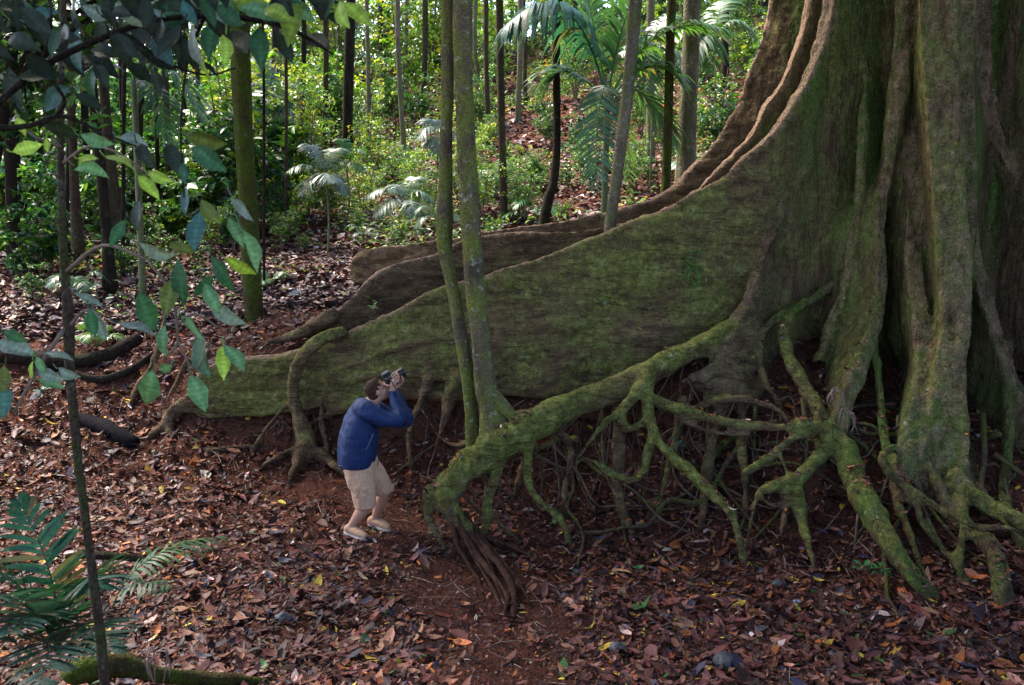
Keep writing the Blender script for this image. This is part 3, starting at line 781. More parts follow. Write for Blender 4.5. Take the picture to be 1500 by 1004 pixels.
def frames(n, tilt, g=None):
    """random leaf frames: heading any, tilted about; returns (X along, Y across, Z normal) each n x 3"""
    a = rng.uniform(0, 2 * np.pi, n)
    X = np.stack([np.cos(a), np.sin(a), rng.normal(0, tilt, n)], -1); X = unit(X)
    Z0 = np.stack([rng.normal(0, tilt, n), rng.normal(0, tilt, n), np.ones(n)], -1)
    Yv = unit(np.cross(Z0, X)); Z = np.cross(X, Yv)
    return X, Yv, Z

LEAF8 = np.array([[0, 0], [.28, 0], [.68, 0], [1, 0], [.26, .40], [.26, -.40], [.66, .36], [.66, -.36]])
LEAF8Q = np.array([[1, 4, 6, 2], [1, 2, 7, 5]])
LEAF8T = np.array([[0, 4, 1], [0, 1, 5], [2, 6, 3], [2, 3, 7]])

def put_leaves(pos, L, W, X, Yv, Z, fold, curl, cup=None):
    n = len(pos)
    t = LEAF8
    x = t[None, :, 0] * L[:, None]; y = t[None, :, 1] * W[:, None]
    z = fold[:, None] * abs(y) + curl[:, None] * L[:, None] * (t[None, :, 0] - .5) ** 2 * 4
    V = pos[:, None] + (x - L[:, None] * .5)[..., None] * X[:, None] + y[..., None] * Yv[:, None] + z[..., None] * Z[:, None]
    o = (np.arange(n) * 8)[:, None, None]
    return V.reshape(-1, 3), [(LEAF8Q[None] + o).reshape(-1, 4), (LEAF8T[None] + o).reshape(-1, 3)]

def put_diamonds(pos, L, W, X, Yv, Z, fold):
    n = len(pos)
    V = np.stack([pos - X * L[:, None] * .5, pos + Yv * W[:, None] * .5 + Z * (fold * W)[:, None], pos + X * L[:, None] * .5, pos - Yv * W[:, None] * .5 + Z * (fold * W)[:, None]], 1)
    o = (np.arange(n) * 4)[:, None, None]
    T = (np.array([[0, 3, 2], [0, 2, 1]])[None] + o).reshape(-1, 3)
    return V.reshape(-1, 3), [T]

def pick(pal, w, n, var=.25):
    pal = np.array(pal); w = np.array(w, float); w /= w.sum()
    c = pal[rng.choice(len(pal), n, p=w)]
    return np.clip(c * np.exp(rng.normal(0, var, (n, 1))) * np.exp(rng.normal(0, .07, (n, 3))), 0, 1)

def rep(c, k): return np.repeat(c, k, axis=0)

LIT = [(.036, .015, .013), (.125, .040, .028), (.155, .062, .054), (.28, .135, .085), (.46, .33, .29), (.36, .11, .030), (.50, .33, .04), (.05, .13, .04), (.055, .045, .065), (.175, .072, .046), (.54, .42, .36)]
LITW = [28, 29, 17, 7, 1.4, 4.2, 1.6, 1.0, 6, 12, 0.4]

def bare(x, y):
    """1 where the trodden soil shows"""
    e1 = ((x + .40) / .62) ** 2 + ((y - 7.35) / .95) ** 2
    e2 = ((x + 2.35) / .55) ** 2 + ((y - 9.35) / .35) ** 2
    e3 = ((x - .25) / .5) ** 2 + ((y - 6.5) / .5) ** 2
    cx_ = np.interp(y, [5.2, 6.5, 7.5, 8.3, 9.3], [.05, .0, -.42, -1.0, -1.9])
    e4 = ((x - cx_) / .66) ** 2 + .45 * fbm(np.stack([x * 2.2, y * 2.2, 0 * x], -1), 15, 2)
    return np.clip(np.maximum.reduce([1.25 - e1, 1.1 - e2, (1.0 - e3) * .7, (1.0 - e4) * 1.0 * (y < 9.6)]), 0, 1)

_sg = None
def STK(x, y):
    x = np.asarray(x); y = np.asarray(y)
    i = np.clip(np.searchsorted(xs, x), 1, nx - 1); j = np.clip(np.searchsorted(ys, y), 1, ny - 1)
    return GV[:, 2].reshape(ny, nx)[j, i] + .035
def litter():
    mb = MB()
    # near: shaped leaves
    n = 58000
    y = 4.6 + (12.4 - 4.6) * rng.random(n) ** 1.15
    x = rng.uniform(-1, 1, n) * (.60 * y + 1.6)
    keep = rng.random(n) > bare(x, y) * .93
    e_ = .12
    sl = np.hypot(gz(x + e_, y) - gz(x - e_, y), gz(x, y + e_) - gz(x, y - e_)) / (2 * e_)
    keep &= rng.random(n) > sstep(1.4, 3.0, sl) * .45
    x, y, sl = x[keep], y[keep], sl[keep]; n = len(x)
    L = np.clip(np.exp(rng.normal(math.log(.072), .46, n)), .025, .22); bg_ = rng.random(n) < .022; L = np.where(bg_, rng.uniform(.14, .25, n), L); W = L * rng.uniform(.26, .56, n)
    X, Yv, Z = frames(n, .30)
    z = gz(x, y) + .012 + rng.random(n) * .035 + .004
    pos = np.stack([x, y, z], -1)
    V, F_ = put_leaves(pos, L, W, X, Yv, Z, rng.uniform(-.15, .55, n), rng.normal(.06, .14, n))
    C = pick(LIT, LITW, n) * .74 * (1 + .38 * np.clip(fbm(np.stack([x * 1.1, y * 1.1, 0 * x], -1), 61, 3), -1, 1))[:, None]
    mb.add(V, F_, rep(C, 8))
    # broken sticks
    ns = 2600
    ys_ = 4.8 + 7.5 * rng.random(ns); xs_ = rng.uniform(-1, 1, ns) * (.60 * ys_ + 1.0)
    a_ = rng.uniform(0, 6.28, ns); l_ = np.exp(rng.normal(math.log(.10), .6, ns)).clip(.03, .5)
    for k in range(ns):
        d_ = np.array([math.cos(a_[k]), math.sin(a_[k]), 0]); c_ = np.array([xs_[k], ys_[k], 0])
        pts = []
        for t_ in (-.5, .1, .5):
            q_ = c_ + d_ * t_ * l_[k] + np.array([-d_[1], d_[0], 0]) * rng.normal(0, .06) * l_[k]
            pts.append(q_)
        pts = np.array(pts); pts[:, 2] = STK(pts[:, 0], pts[:, 1])
        v_, f_ = tube(pts, [.0035, .003, .002], 4, 2, round_ends=False)
        mb.add(v_, f_, np.array([(.06, .035, .025), (.16, .10, .07), (.30, .22, .16)][int(rng.integers(3))]))
    # crumbs
    n = 90000
    y = 4.8 + 6.2 * rng.random(n); x = rng.uniform(-1, 1, n) * (.60 * y + 1.0)
    X, Yv, Z = frames(n, .6); L = rng.uniform(.008, .036, n)
    V, F_ = put_diamonds(np.stack([x, y, gz(x, y) + .012 + .012 * rng.random(n)], -1), L, L * rng.uniform(.3, .9, n), X, Yv, Z, rng.uniform(-.4, .4, n))
    mb.add(V, F_, rep(.8 * pick(LIT[:6] + [LIT[8]], [34, 22, 12, 4, 1.2, 2, 7], n), 4))
    # farther
    n = 110000
    y = 12.2 + 38 * rng.random(n) ** 1.8
    x = rng.uniform(-1, 1, n) * (.60 * y + 1.0)
    X, Yv, Z = frames(n, .35); L = np.exp(rng.normal(math.log(.12), .3, n)) * (1 + np.clip(y - 14, 0, 30) * .03)
    V, F_ = put_diamonds(np.stack([x, y, gz(x, y) + .01 + .05 * rng.random(n)], -1), L, L * rng.uniform(.35, .55, n), X, Yv, Z, rng.uniform(0, .5, n))
    C = pick(LIT, [16, 18, 24, 13, 7, 4, 1.5, 1, 7, 12, 2], n); C = C * .68 + C.mean(1)[:, None] * .34
    mb.add(V, F_, rep(C, 4))
    return mb
kind(link('leaf_litter', litter().data('leaf_litter', M['litter'])), 'stuff')

def perched():
    """leaves caught on the roots and in the forks"""
    mb = MB(); ps = []
    for k in range(9000):
        x, y = rng.uniform(-1, 4.8), rng.uniform(7.0, 10.2)
        h = fig_bvh.ray_cast(Vector((x, y, 2.4)), Vector((0, 0, -1)))
        if h[0] is None or h[1][2] < .55: continue
        if h[0][2] > 2.2 or h[0][2] < gz1(x, y) + .03: continue
        if vnoise(np.array([[x * 3, y * 3, 1.0]]), 77)[0] < .12: continue
        ps.append(h[0])
    ps = np.array([tuple(p) for p in ps]); n = len(ps)
    X, Yv, Z = frames(n, .4); L = rng.uniform(.03, .09, n)
    ps[:, 2] += .012
    V, F_ = put_leaves(ps, L, L * rng.uniform(.3, .5, n), X, Yv, Z, rng.uniform(0, .5, n), rng.normal(.05, .12, n))
    mb.add(V, F_, rep(pick(LIT, LITW, n), 8))
    return mb
kind(link('leaf_litter_on_roots', perched().data('leaf_litter_on_roots', M['litter'])), 'stuff')

def rootlets():
    mb = MB()
    src = [i for i, p in enumerate(fv) if -3.6 < p[0] < 5 and p[1] < 10.6 and .35 < p[2] < 1.65 and p[2] - 0.15 > 0 and fN[i][2] < -.3]
    gh = gz(fv[src, 0], fv[src, 1])
    src = [s for s, g_ in zip(src, gh) if fv[s][2] - g_ > .15]
    for pts in BANK:
        if .012 < pts[0][3] <= .020:
            v, f = tube([p[:3] for p in pts], [p[3] for p in pts], 7, 4, jit=.2, seed=len(mb.V)); mb.add(v, f)
    for i in rng.choice(src, 170):
        p = fv[i].copy(); g = gz1(p[0], p[1])
        if p[2] - g < .12: continue
        q = np.array([p[0] + rng.normal(0, .30), p[1] + rng.normal(-.10, .18), 0]); q[2] = gz1(q[0], q[1]) - .02
        m1 = p + (q - p) * .35 + rng.normal(0, .09, 3); m2 = p + (q - p) * .7 + rng.normal(0, .10, 3)
        r = rng.choice([.003, .004, .006, .009, .013], p=[.3, .3, .2, .13, .07])
        v, f = tube([p, m1, m2, q], [r, r * .9, r * .75, r * .5], 5, 3, round_ends=False)
        mb.add(v, f)
    return mb
ro = part('rootlets', rootlets().data('rootlets', simple('rootlet', (.070, .045, .030), .85, .6, 12)), fig)
ro['kind'] = 'stuff'; ro['label'] = 'tangle of thin brown hanging rootlets'

# ---- fronds
def frond(p0, p1, p2, n=26, ll=.22, lw=.022, roll=0.0, droop=.5, fwd=.7, rr=.006, start=.18, col=(.05, .12, .04), var=.12, vee=.25, taper=.55):
    p0, p1, p2 = map(np.asarray, (p0, p1, p2))
    t = np.linspace(0, 1, 24)[:, None]
    c = (1 - t) ** 2 * p0 + 2 * t * (1 - t) * p1 + t * t * p2
    T = unit(np.gradient(c, axis=0))
    ch = p2 - p0
    side = np.cross(ch, [0, 0, 1.0])
    if np.linalg.norm(side) < .15 * np.linalg.norm(ch): side = np.array([1.0, 0, 0])
    side = side / np.linalg.norm(side)
    mb = MB()
    v, f = tube(c[::3], np.linspace(rr, rr * .25, len(c[::3])), 5, 2, round_ends=False)
    mb.add(v, f, np.array(col) * np.array([1.3, 1.1, 1.0]))
    Vs, Fs, Cs = [], [], []
    base = 0
    for s in (-1, 1):
        for k in range(n):
            u = start + (1 - start) * (k + .5 * (s > 0) + rng.uniform(-.2, .2)) / n
            u = min(u, .995)
            if rng.random() < .05: continue
            x = u * 23; i = min(int(x), 22); fr = x - i
            p = c[i] * (1 - fr) + c[i + 1] * fr; tg = T[i]
            sd = side - tg * side.dot(tg); sd /= np.linalg.norm(sd) + 1e-9
            nn = np.cross(sd, tg); nn = nn if nn[2] > 0 or abs(nn[2]) < .05 else -nn
            ca, sa = math.cos(roll), math.sin(roll)
            sd2 = sd * ca + nn * sa; nn2 = nn * ca - sd * sa
            uu = (u - start) / (1 - start)
            le = ll * (math.sin(math.pi * (uu * .80 + .17)) ** .7) * (1 - taper * max(0, uu - .6)) * rng.uniform(.78, 1.08)
            f_ = fwd * (.75 + .9 * uu)
            d = s * sd2 + tg * f_ + nn2 * vee + rng.normal(0, .10, 3); d /= np.linalg.norm(d)
            wv = np.cross(d, nn2); wv /= np.linalg.norm(wv) + 1e-9
            dz = np.array([0, 0, -1.0])
            a0 = p; a1 = p + d * le * .35 + dz * droop * le * .06; a2 = p + d * le * .72 + dz * droop * le * .26; a3 = p + d * le + dz * droop * le * .55
            w = lw
            Vs += [a0 - wv * w * .3, a0 + wv * w * .3, a1 - wv * w * .5, a1 + wv * w * .5, a2 - wv * w * .42, a2 + wv * w * .42, a3]
            Fs.append((base, base + 1, base + 3, base + 2)); Fs.append((base + 2, base + 3, base + 5, base + 4)); Fs.append((base + 4, base + 5, base + 6, base + 6))
            cc = np.array(col) * math.exp(rng.normal(0, var))
            if rng.random() < .06: cc = cc * .4 + np.array([.20, .13, .04]) * .6
            Cs += [cc] * 6 + [cc * .7 + np.array([.10, .07, .02]) * .3]
            base += 7
    Fq = np.array([x for x in Fs if x[2] != x[3]]); Ft = np.array([x[:3] for x in Fs if x[2] == x[3]])
    mb.add(np.array(Vs), [Fq, Ft], np.array(Cs))
    return mb

def palm(name, label, loc, fronds, group=None, stem=None, cat='palm', stem_r=.03, mat='frond'):
    e = empty(name, label, cat, loc, group)
    if stem is not None:
        v, f = tube(stem, [stem_r * 1.2, stem_r, stem_r * .9], 9, 4)
        part('stem', MB().add(v, f).data('stem', M['stem']), e)
    for fb in fronds:
        part('frond', fb.data('frond', M[mat]), e)
    return e

def ground_palm(name, label, loc, n, L, el=(.5, 1.1), ll=.2, lw=.02, col=(.05, .13, .045), nl=22, group=None, az0=None, arcs=None):
    loc = np.array(loc, float); fr = []
    for k in range(n):
        az = (az0 or 0) + 2 * np.pi * k / n + rng.normal(0, .25)
        if arcs: az = rng.uniform(*arcs)
        e_ = rng.uniform(*el); l = L * rng.uniform(.75, 1.1)
        d = np.array([math.cos(az), math.sin(az), 0])
        p0 = loc + d * .02 + [0, 0, .03]
        p1 = p0 + d * l * .45 * math.cos(e_) + np.array([0, 0, l * 1.0 * math.sin(e_)])
        p2 = p0 + d * l * (.45 + .45 * math.cos(e_)) + np.array([0, 0, l * (.42 * math.sin(e_) - .05)])
        fr.append(frond(p0, p1, p2, nl, ll, lw, 0, .95, .6, .006, .22, np.array(col) * rng.uniform(.8, 1.25)))
    return palm(name, label, loc, fr, group, mat='wet_frond')

def crown_cloud(cen, rad, nclump, per, size, pal, w, var=.22, tilt=.7, flat=.6, droop=0.0):
    """leaf clumps spread through a volume -> MB"""
    cen = np.asarray(cen, float); rad = np.asarray(rad, float)
    d = unit(rng.normal(size=(nclump, 3))) * (rng.random((nclump, 1)) ** .42)
    cc = cen + d * rad
    spread = np.minimum(rad.min() * .35, .55)
    n = nclump * per
    off = rng.normal(size=(n, 3)) * spread * np.array([.55, .55, .55 * flat])
    pos = rep(cc, per) + off
    X, Yv, Z = frames(n, tilt); X[:, 2] -= droop; X = unit(X); Yv = unit(np.cross(Z, X)); Z = np.cross(X, Yv)
    L = size * np.exp(rng.normal(0, .28, n))
    V, F_ = put_diamonds(pos, L, L * rng.uniform(.36, .6, n), X, Yv, Z, rng.uniform(.1, .5, n))
    C = rep(pick(pal, w, nclump, .2), per) * np.exp(rng.normal(0, var, (n, 1)))
    return V, F_, rep(C, 4)

GREENS = [(.028, .080, .014), (.055, .135, .018), (.11, .20, .022), (.20, .28, .028), (.032, .095, .045), (.34, .34, .04)]
# ------------------------------------------------------------------ the photographer
def Z(zx, zy, dY=0.0):
    return P(470 + zx / 3.5875, 530 + zy / 3.5875, 8.42 + dY)
MS = dict(
    jacket=simple('navy_jacket', (.0010, .017, .078), .65, .3, 22, .4, .35, 60),
    shorts=simple('tan_cotton', (.55, .335, .205), .85, .16, 30, .2, .35, 70),
    skin=simple('skin', (.46, .235, .155), .5, .12, 40, .4),
    hair=simple('brown_hair', (.050, .023, .012), .7, .5, 60, .12, .6, 140),
    black=simple('black_plastic', (.012, .012, .014), .4, .3, 30, .35),
    glass=simple('lens_glass', (.02, .02, .05), .08, .1, 30, .8),
    shoe=simple('tan_suede', (.43, .26, .155), .85, .15, 40, .2),
    sole=simple('pale_rubber', (.42, .36, .33), .8, .1, 30, .05),
    shirt=simple('checked_shirt', (.45, .45, .6), .8, .4, 90, .2),
    grey=simple('grey_metal', (.16, .18, .25), .4, .1, 30, .5),
)
def caps(rows, seg=14, n=4, rounded=True):
    return tube([r[0] for r in rows], [r[1] for r in rows], seg, n, round_ends=rounded)
FWD = unit(np.array([.93, .36, .0])); SIDE = np.array([-FWD[1], FWD[0], 0])      # SIDE = the man's left
headM = np.array(Euler((0, 0, math.atan2(FWD[1], FWD[0]))).to_matrix()) @ np.array(Euler((0, R(-24), 0)).to_matrix())
hc = Z(294, 150, .02)
def H(x, y, z): return hc + headM @ np.array([x, y, z])

def fing(b, k1, k2, t, r=.0085): return caps([(b, r * 1.05), (k1, r), (k2, r * .92), (t, r * .72)], 8, 3)
camc = H(.150, -.004, .032)                                # camera body centre
camR = unit(headM @ np.array([1.0, 0.06, .04]))               # where the lens points
camS = unit(np.cross([0, 0, 1.0], camR)); camU = np.cross(camR, camS)
rw = camc + camR * .0 + camS * -.075 - np.array([0, 0, .105]) + np.array([.01, 0, 0]); lw_ = camc + camR * .055 + camS * .03 - np.array([0, 0, .125])      # wrists
def CM(a, b, c): return camc + (camR * a + camS * b + camU * c) * 1.26

body = []
body.append(ellipsoid(H(-.008, 0, .022), (.098, .077, .098), headM, 20, 14))
body.append(ellipsoid(H(.022, 0, -.035), (.078, .064, .088), headM, 18, 12))
body.append(ellipsoid(H(.058, 0, -.098), (.030, .030, .024), headM))                       # chin
body.append(caps([(H(.088, 0, .020), .010), (H(.108, 0, -.012), .014), (H(.112, 0, -.024), .015)], 8))  # nose
body.append(caps([(H(.088, -.022, -.062), .008), (H(.097, 0, -.060), .011), (H(.088, .022, -.062), .008)], 8))  # lips
body.append(caps([(H(.080, -.045, .030), .011), (H(.094, 0, .034), .012), (H(.080, .045, .030), .011)], 8))   # brow
for s in (-1, 1):
    body.append(ellipsoid(H(-.005, s * .080, -.008), (.019, .010, .032), headM, 10, 8))   # ears
    body.append(ellipsoid(H(.060, s * .038, -.030), (.026, .022, .026), headM, 10, 8))    # cheeks
body.append(caps([(H(-.020, 0, -.06), .062), (Z(258, 235), .066)], 14))
# trunk under the clothes
body.append(caps([(Z(245, 245), .11), (Z(215, 330), .14), (Z(200, 430), .15), (Z(205, 540), .14)], 18))
# arms
body.append(caps([(Z(238, 258, -.19), .062), (Z(330, 300, -.20), .052), (Z(402, 306, -.18), .045), (rw * .5 + Z(402, 300, -.16) * .5, .040), (rw, .028)], 14))
body.append(caps([(Z(268, 245, .19), .062), (Z(370, 300, .22), .052), (Z(440, 310, .2), .045), (lw_ * .5 + Z(440, 300, .17) * .5, .040), (lw_, .028)], 14))
# right hand: palm along the grip, fingers curled round it
pk = CM(.02, -.085, -.005)
body.append(caps([(rw, .027), (rw * .5 + CM(.0, -.082, -.02) * .5, .031), (CM(.012, -.083, .0), .030)], 12))
for k, (uz, ln) in enumerate([(.046, 1.0), (.026, 1.05), (.006, 1.0), (-.013, .85)]):
    b = CM(.018, -.088, uz - .005); body.append(fing(b, CM(.058 * ln, -.090, uz), CM(.072 * ln, -.070, uz + .002), CM(.066 * ln, -.048, uz)))
body.append(caps([(CM(-.01, -.085, -.022), .013), (CM(-.045, -.075, .0), .011), (CM(-.050, -.05, .018), .009)], 8, 3))
# left hand cradles the lens from below
body.append(caps([(lw_, .026), (CM(.06, .015, -.075), .030), (CM(.085, .01, -.062), .028)], 12))
for k, b_ in enumerate((-.022, -.004, .014, .031)):
    ln = (.9, 1.0, 1.0, .85)[k]
    body.append(fing(CM(.075 + .012 * k, .02, -.066), CM(.080 + .014 * k, .050, -.045 * ln), CM(.082 + .014 * k, .056, -.010), CM(.082 + .014 * k, .048, .022 * ln)))
body.append(caps([(CM(.07, -.01, -.068), .013), (CM(.085, -.045, -.04), .011), (CM(.095, -.05, -.008), .009)], 8, 3))
# legs
rk, ra = Z(240, 742, -.11), Z(158, 868, -.10)
lk, la = Z(333, 672, .12), Z(283, 832, .16)
body.append(caps([(Z(208, 560, -.09), .10), (Z(228, 660, -.11), .085), (rk, .064), (Z(205, 800, -.10), .062), (Z(176, 840, -.10), .046), (ra, .039)], 16))
body.append(caps([(Z(245, 555, .09), .10), (Z(300, 620, .11), .085), (lk, .062), (Z(312, 745, .14), .060), (Z(292, 800, .15), .044), (la, .038)], 16))
rt, lt = Z(228, 928, -.06), Z(352, 884, .20)
rh, lh = Z(140, 886, -.10), Z(255, 845, .16)
body.append(caps([(ra, .038), (rh + [0, 0, .02], .034), (ra + np.array([.06, -.045, -.05]), .034)], 12))
body.append(caps([(la, .037), (lh + [0, 0, .02], .034), (la + np.array([.06, -.045, -.05]), .034)], 12))
bv, bq, bl = union(body, .0058, 3)
man = link('person', mesh_data('person', bv, [bq], MS['skin']))
tag(man, 'man in navy jacket, tan cargo shorts and tan shoes, knees bent, aiming a camera upward', 'person')

def worn(name, shp, mat, vox=.009, sm=4, wr=.006, wf=9, parent=man, stretch=(1, 1, 1), cut=None):
    v, q, l = union(shp, vox, sm)
    N = vnormals(v, q)
    v = v + N * (wr * fbm(v * wf * np.array(stretch), 91, 3))[:, None]
    if cut is not None:
        k = cut(v)
        q = q[k[q].all(1)]
        u, inv = np.unique(q, return_inverse=True); v = v[u]; q = inv.reshape(-1, 4)
    o = link(name, mesh_data(name, v, [q], mat), parent)
    return o
# hair: thick at the back and sides, thin on top
hv = [ellipsoid(H(-.014, 0, .026), (.099, .080, .098), headM, 20, 14), ellipsoid(H(-.050, 0, -.035), (.058, .070, .060), headM, 18, 12), ellipsoid(H(.005, 0, .052), (.078, .062, .076), headM, 16, 12)]
def haircut(v):
    l = (v - hc) @ headM + .010 * np.stack([fbm(v * 70, 3, 2), 0 * v[:, 0], fbm(v * 70, 4, 2)], -1)
    return (l[:, 0] < .030 + .38 * l[:, 2]) & ~((l[:, 0] > -.012) & (l[:, 2] < .012))
worn('hair', hv, MS['hair'], .006, 2, .004, 40, cut=haircut)
worn('shirt_collar', [caps([(Z(280, 218), .070), (Z(268, 238), .080)], 16, rounded=False)], MS['shirt'], .008, 2, .002)
jk = [caps([(Z(250, 222, dy), r0), (Z(232, 262, dy), r1), (Z(212, 330, dy), r2), (Z(198, 410, dy), r3), (Z(190, 480, dy), r3 * 1.0), (Z(186, 535, dy), r3 * .93), (Z(186, 548, dy), r3 * .90)], 22, 4, rounded=False)
      for dy, r0, r1, r2, r3 in ((0, .085, .150, .185, .198), (-.10, .06, .12, .150, .165), (.10, .06, .12, .150, .165))]
jk.append(caps([(Z(212, 240, -.10), .10), (Z(236, 252, -.20), .094), (Z(320, 296, -.22), .080), (Z(402, 306, -.20), .072), (Z(412, 280, -.16), .066), (rw * .55 + Z(412, 280, -.16) * .45, .054), (rw * .92 + Z(412, 280, -.16) * .08, .043)], 18))
jk.append(caps([(Z(250, 235, .10), .10), (Z(272, 242, .19), .090), (Z(370, 296, .24), .080), (Z(440, 312, .22), .072), (Z(446, 285, .17), .066), (lw_ * .55 + Z(446, 285, .17) * .45, .052), (lw_ * .92 + Z(446, 285, .17) * .08, .043)], 18))
jk.append(caps([(Z(262, 212), .078), (Z(252, 235), .10)], 18, rounded=False))
jo = worn('jacket', jk, MS['jacket'], .0085, 5, .007, 6.0, stretch=(1.3, 1, 2.0))
# front zip and pocket seam
v, f = tube([Z(322, 352, -.03), Z(318, 420, -.05), Z(306, 500, -.06), Z(296, 548, -.06)], .004, 6, 4); subpart('zip', MB().add(v, f).data('zip', MS['black']), jo)
v, f = tube([Z(276, 380, -.215), Z(254, 430, -.225), Z(232, 470, -.225)], .0032, 6, 4); subpart('pocket_zip', MB().add(v, f).data('pocket_zip', MS['grey']), jo)
for (a, b, r) in ((rw * .93 + Z(412, 280, -.16) * .07, rw * 1.0, .042), (lw_ * .93 + Z(446, 285, .17) * .07, lw_, .042)):
    v, f = caps([(a, r), (b, r)], 16, 2, rounded=False); subpart('cuff', MB().add(v, f).data('cuff', MS['jacket']), jo)
sh = [caps([(Z(196, 528, -.07), .150), (Z(200, 575, -.09), .142), (Z(216, 650, -.115), .122), (Z(228, 710, -.12), .112), (Z(236, 755, -.115), .108), (Z(237, 764, -.115), .106)], 20, 4, rounded=False),
      caps([(Z(230, 525, .07), .148), (Z(255, 570, .09), .132), (Z(300, 625, .115), .112), (Z(330, 668, .125), .100), (Z(335, 680, .13), .098)], 20, 4, rounded=False),
      caps([(Z(205, 520), .165), (Z(212, 575), .15)], 20, 4, rounded=False)]
so_ = worn('shorts', sh, MS['shorts'], .008, 3, .012, 9, stretch=(1.3, 1.3, .8))
pv = [boxm(Z(213, 690, -.215), (.052, .016, .062), np.array(Euler((0, R(14), R(8))).to_matrix())), boxm(Z(211, 668, -.228), (.055, .012, .020), np.array(Euler((0, R(14), R(8))).to_matrix()))]
worn('cargo_pocket', pv, MS['shorts'], .006, 4, .006, 14, parent=so_)
v, f = tube([Z(95, 548, -.10), Z(130, 553, -.19), Z(185, 556, -.225), Z(230, 556, -.21)], .010, 8, 4); subpart('belt', MB().add(v, f).data('belt', MS['black']), so_)
for an, hl, to in ((ra, rh, rt), (la, lh, lt)):
    dr = unit(np.array([.80, -.60, 0])); sd = np.cross([0, 0, 1.0], dr)
    hl = an * [1, 1, 0] + hl * [0, 0, 1] - dr * .045
    def Q(a, b, c): return hl + dr * a + sd * b + np.array([0, 0, c])
    Ls = .27
    g0 = gz1(*Q(.1, 0, 0)[:2]); zo = g0 + .040 - hl[2]
    up_ = [caps([(Q(-.005, 0, zo + .045), .042), (Q(.08, 0, zo + .050), .046), (Q(.17, .004, zo + .038), .046), (Q(.235, .004, zo + .028), .034)], 14), caps([(an + [0, 0, -.01], .046), (Q(.03, 0, zo + .06), .05)], 14)]
    so2 = worn('shoe', up_, MS['shoe'], .007, 3, .002, 20)
    out = []
    for zz0 in (zo - .012, zo + .014):
        out.append([Q(a, b, zz0) for a, b in [(-.045, 0), (-.035, .030), (0, .040), (.08, .041), (.17, .050), (.235, .040), (.268, .008), (.262, -.020), (.23, -.040), (.16, -.046), (.08, -.038), (0, -.038), (-.035, -.028)]])
    v, f = loft([np.array(o_) for o_ in out]); subpart('sole', MB().add(v, f).data('sole', MS['sole']), so2)
    lb = MB()
    for k in range(4):
        a = .085 + .028 * k; h = zo + .098 - .010 * k
        v, f = tube([Q(a, .030, h - .014), Q(a + .008, 0, h), Q(a, -.030, h - .014)], .0042, 5, 3); lb.add(v, f)
    subpart('laces', lb.data('laces', MS['sole']), so2)
    v, f = caps([(an + [0, 0, .005], .043), (an + [0, 0, -.03], .046)], 14, 2, rounded=False); link('sock', MB().add(v, f).data('sock', MS['sole']), man)

# the camera he holds: a thing of its own
cm = empty('photo_camera', 'black camera with lens held up to the face of the man in blue', 'camera', camc)
camM = np.stack([camR, camS, camU], 1)
def rbox(c, h, rr=.012, vox=.005):
    v, q, l = union([boxm(c, h, camM)], vox, 3); return mesh_data('x', v, [q], MS['black'])
bo = union([boxm(CM(0, 0, 0), (.038, .088, .056), camM), boxm(CM(.0, 0, .052), (.038, .037, .028), camM), boxm(CM(.018, -.058, -.004), (.035, .021, .046), camM)], .0045, 3)
part('camera_body', mesh_data('camera_body', bo[0], [bo[1]], MS['black']), cm)
v, f = caps([(CM(.02, 0, -.002), .047), (CM(.06, 0, -.002), .049), (CM(.11, 0, -.002), .048), (CM(.135, 0, -.002), .053)], 18, 2, rounded=False); part('lens', MB().add(v, f).data('lens', MS['black']), cm)
v, f = caps([(CM(.134, 0, -.002), .033), (CM(.137, 0, -.002), .030)], 18, 2, rounded=False); part('front_glass', MB().add(v, f).data('front_glass', MS['glass']), cm)
v, f = tube([CM(0, -.074, .03), Z(405, 165, -.16), Z(440, 250, -.24), Z(455, 325, -.24), Z(425, 352, -.22), Z(385, 350, -.17), Z(355, 310, -.12)], .006, 6, 5); part('strap', MB().add(v, f).data('strap', MS['black']), cm)
# ------------------------------------------------------------------ trees around
def tree(name, label, rows, mat, group=None, crown=None, limbs=(), jit=.11, sink=.15, knots=()):
    """rows from the foot up: (px, py, Y, radius px)"""
    pts = PP(rows); rad = [pxr(r[3], r[2]) for r in rows]
    pts[0] = pts[0] - np.array([0, 0, sink])
    top = pts[-1]; dv = pts[-1] - pts[-2]; dv = dv / max(1e-6, abs(dv[2]))
    hz = max(top[2] + 2.0, 9.0 + rng.uniform(0, 3))
    pts.append(top + np.array([dv[0] * .5, dv[1] * .5, 1]) * (hz - top[2])); rad.append(rad[-1] * .75)
    e = empty(name, label, 'tree', pts[0] + np.array([0, 0, sink]), group)
    v, f = tube(pts, rad, 14, 6, jit=jit, seed=int(abs(rows[0][0])))
    part('trunk', MB().add(v, f).data('trunk', M[mat]), e)
    for lb in limbs:
        lp = PP(lb); v, f = tube(lp, [pxr(r[3], r[2]) for r in lb], 8, 4)
        part('limb', MB().add(v, f).data('limb', M[mat]), e)
    if crown:
        c = pts[-1]
        o = part('crown', crown, e); o.location = Vector(c) - e.location; o.rotation_euler = (0, 0, rng.uniform(0, 6.28)); s = rng.uniform(.8, 1.2); o.scale = (s, s, s)
    return e

def crown_mesh(k):
    mb = MB()
    V, F_, C = crown_cloud((0, 0, .8), (3.3, 3.3, 1.5), 150, 16, .24, GREENS, [4, 5, 3, 1, 3, 0])
    mb.add(V, F_, C)
    return mb.data('crown', M['leaf'])
CR = [crown_mesh(k) for k in range(4)]  # out-of-view crowns, widened to shade the near ground
def rc(): return CR[int(rng.integers(4))]

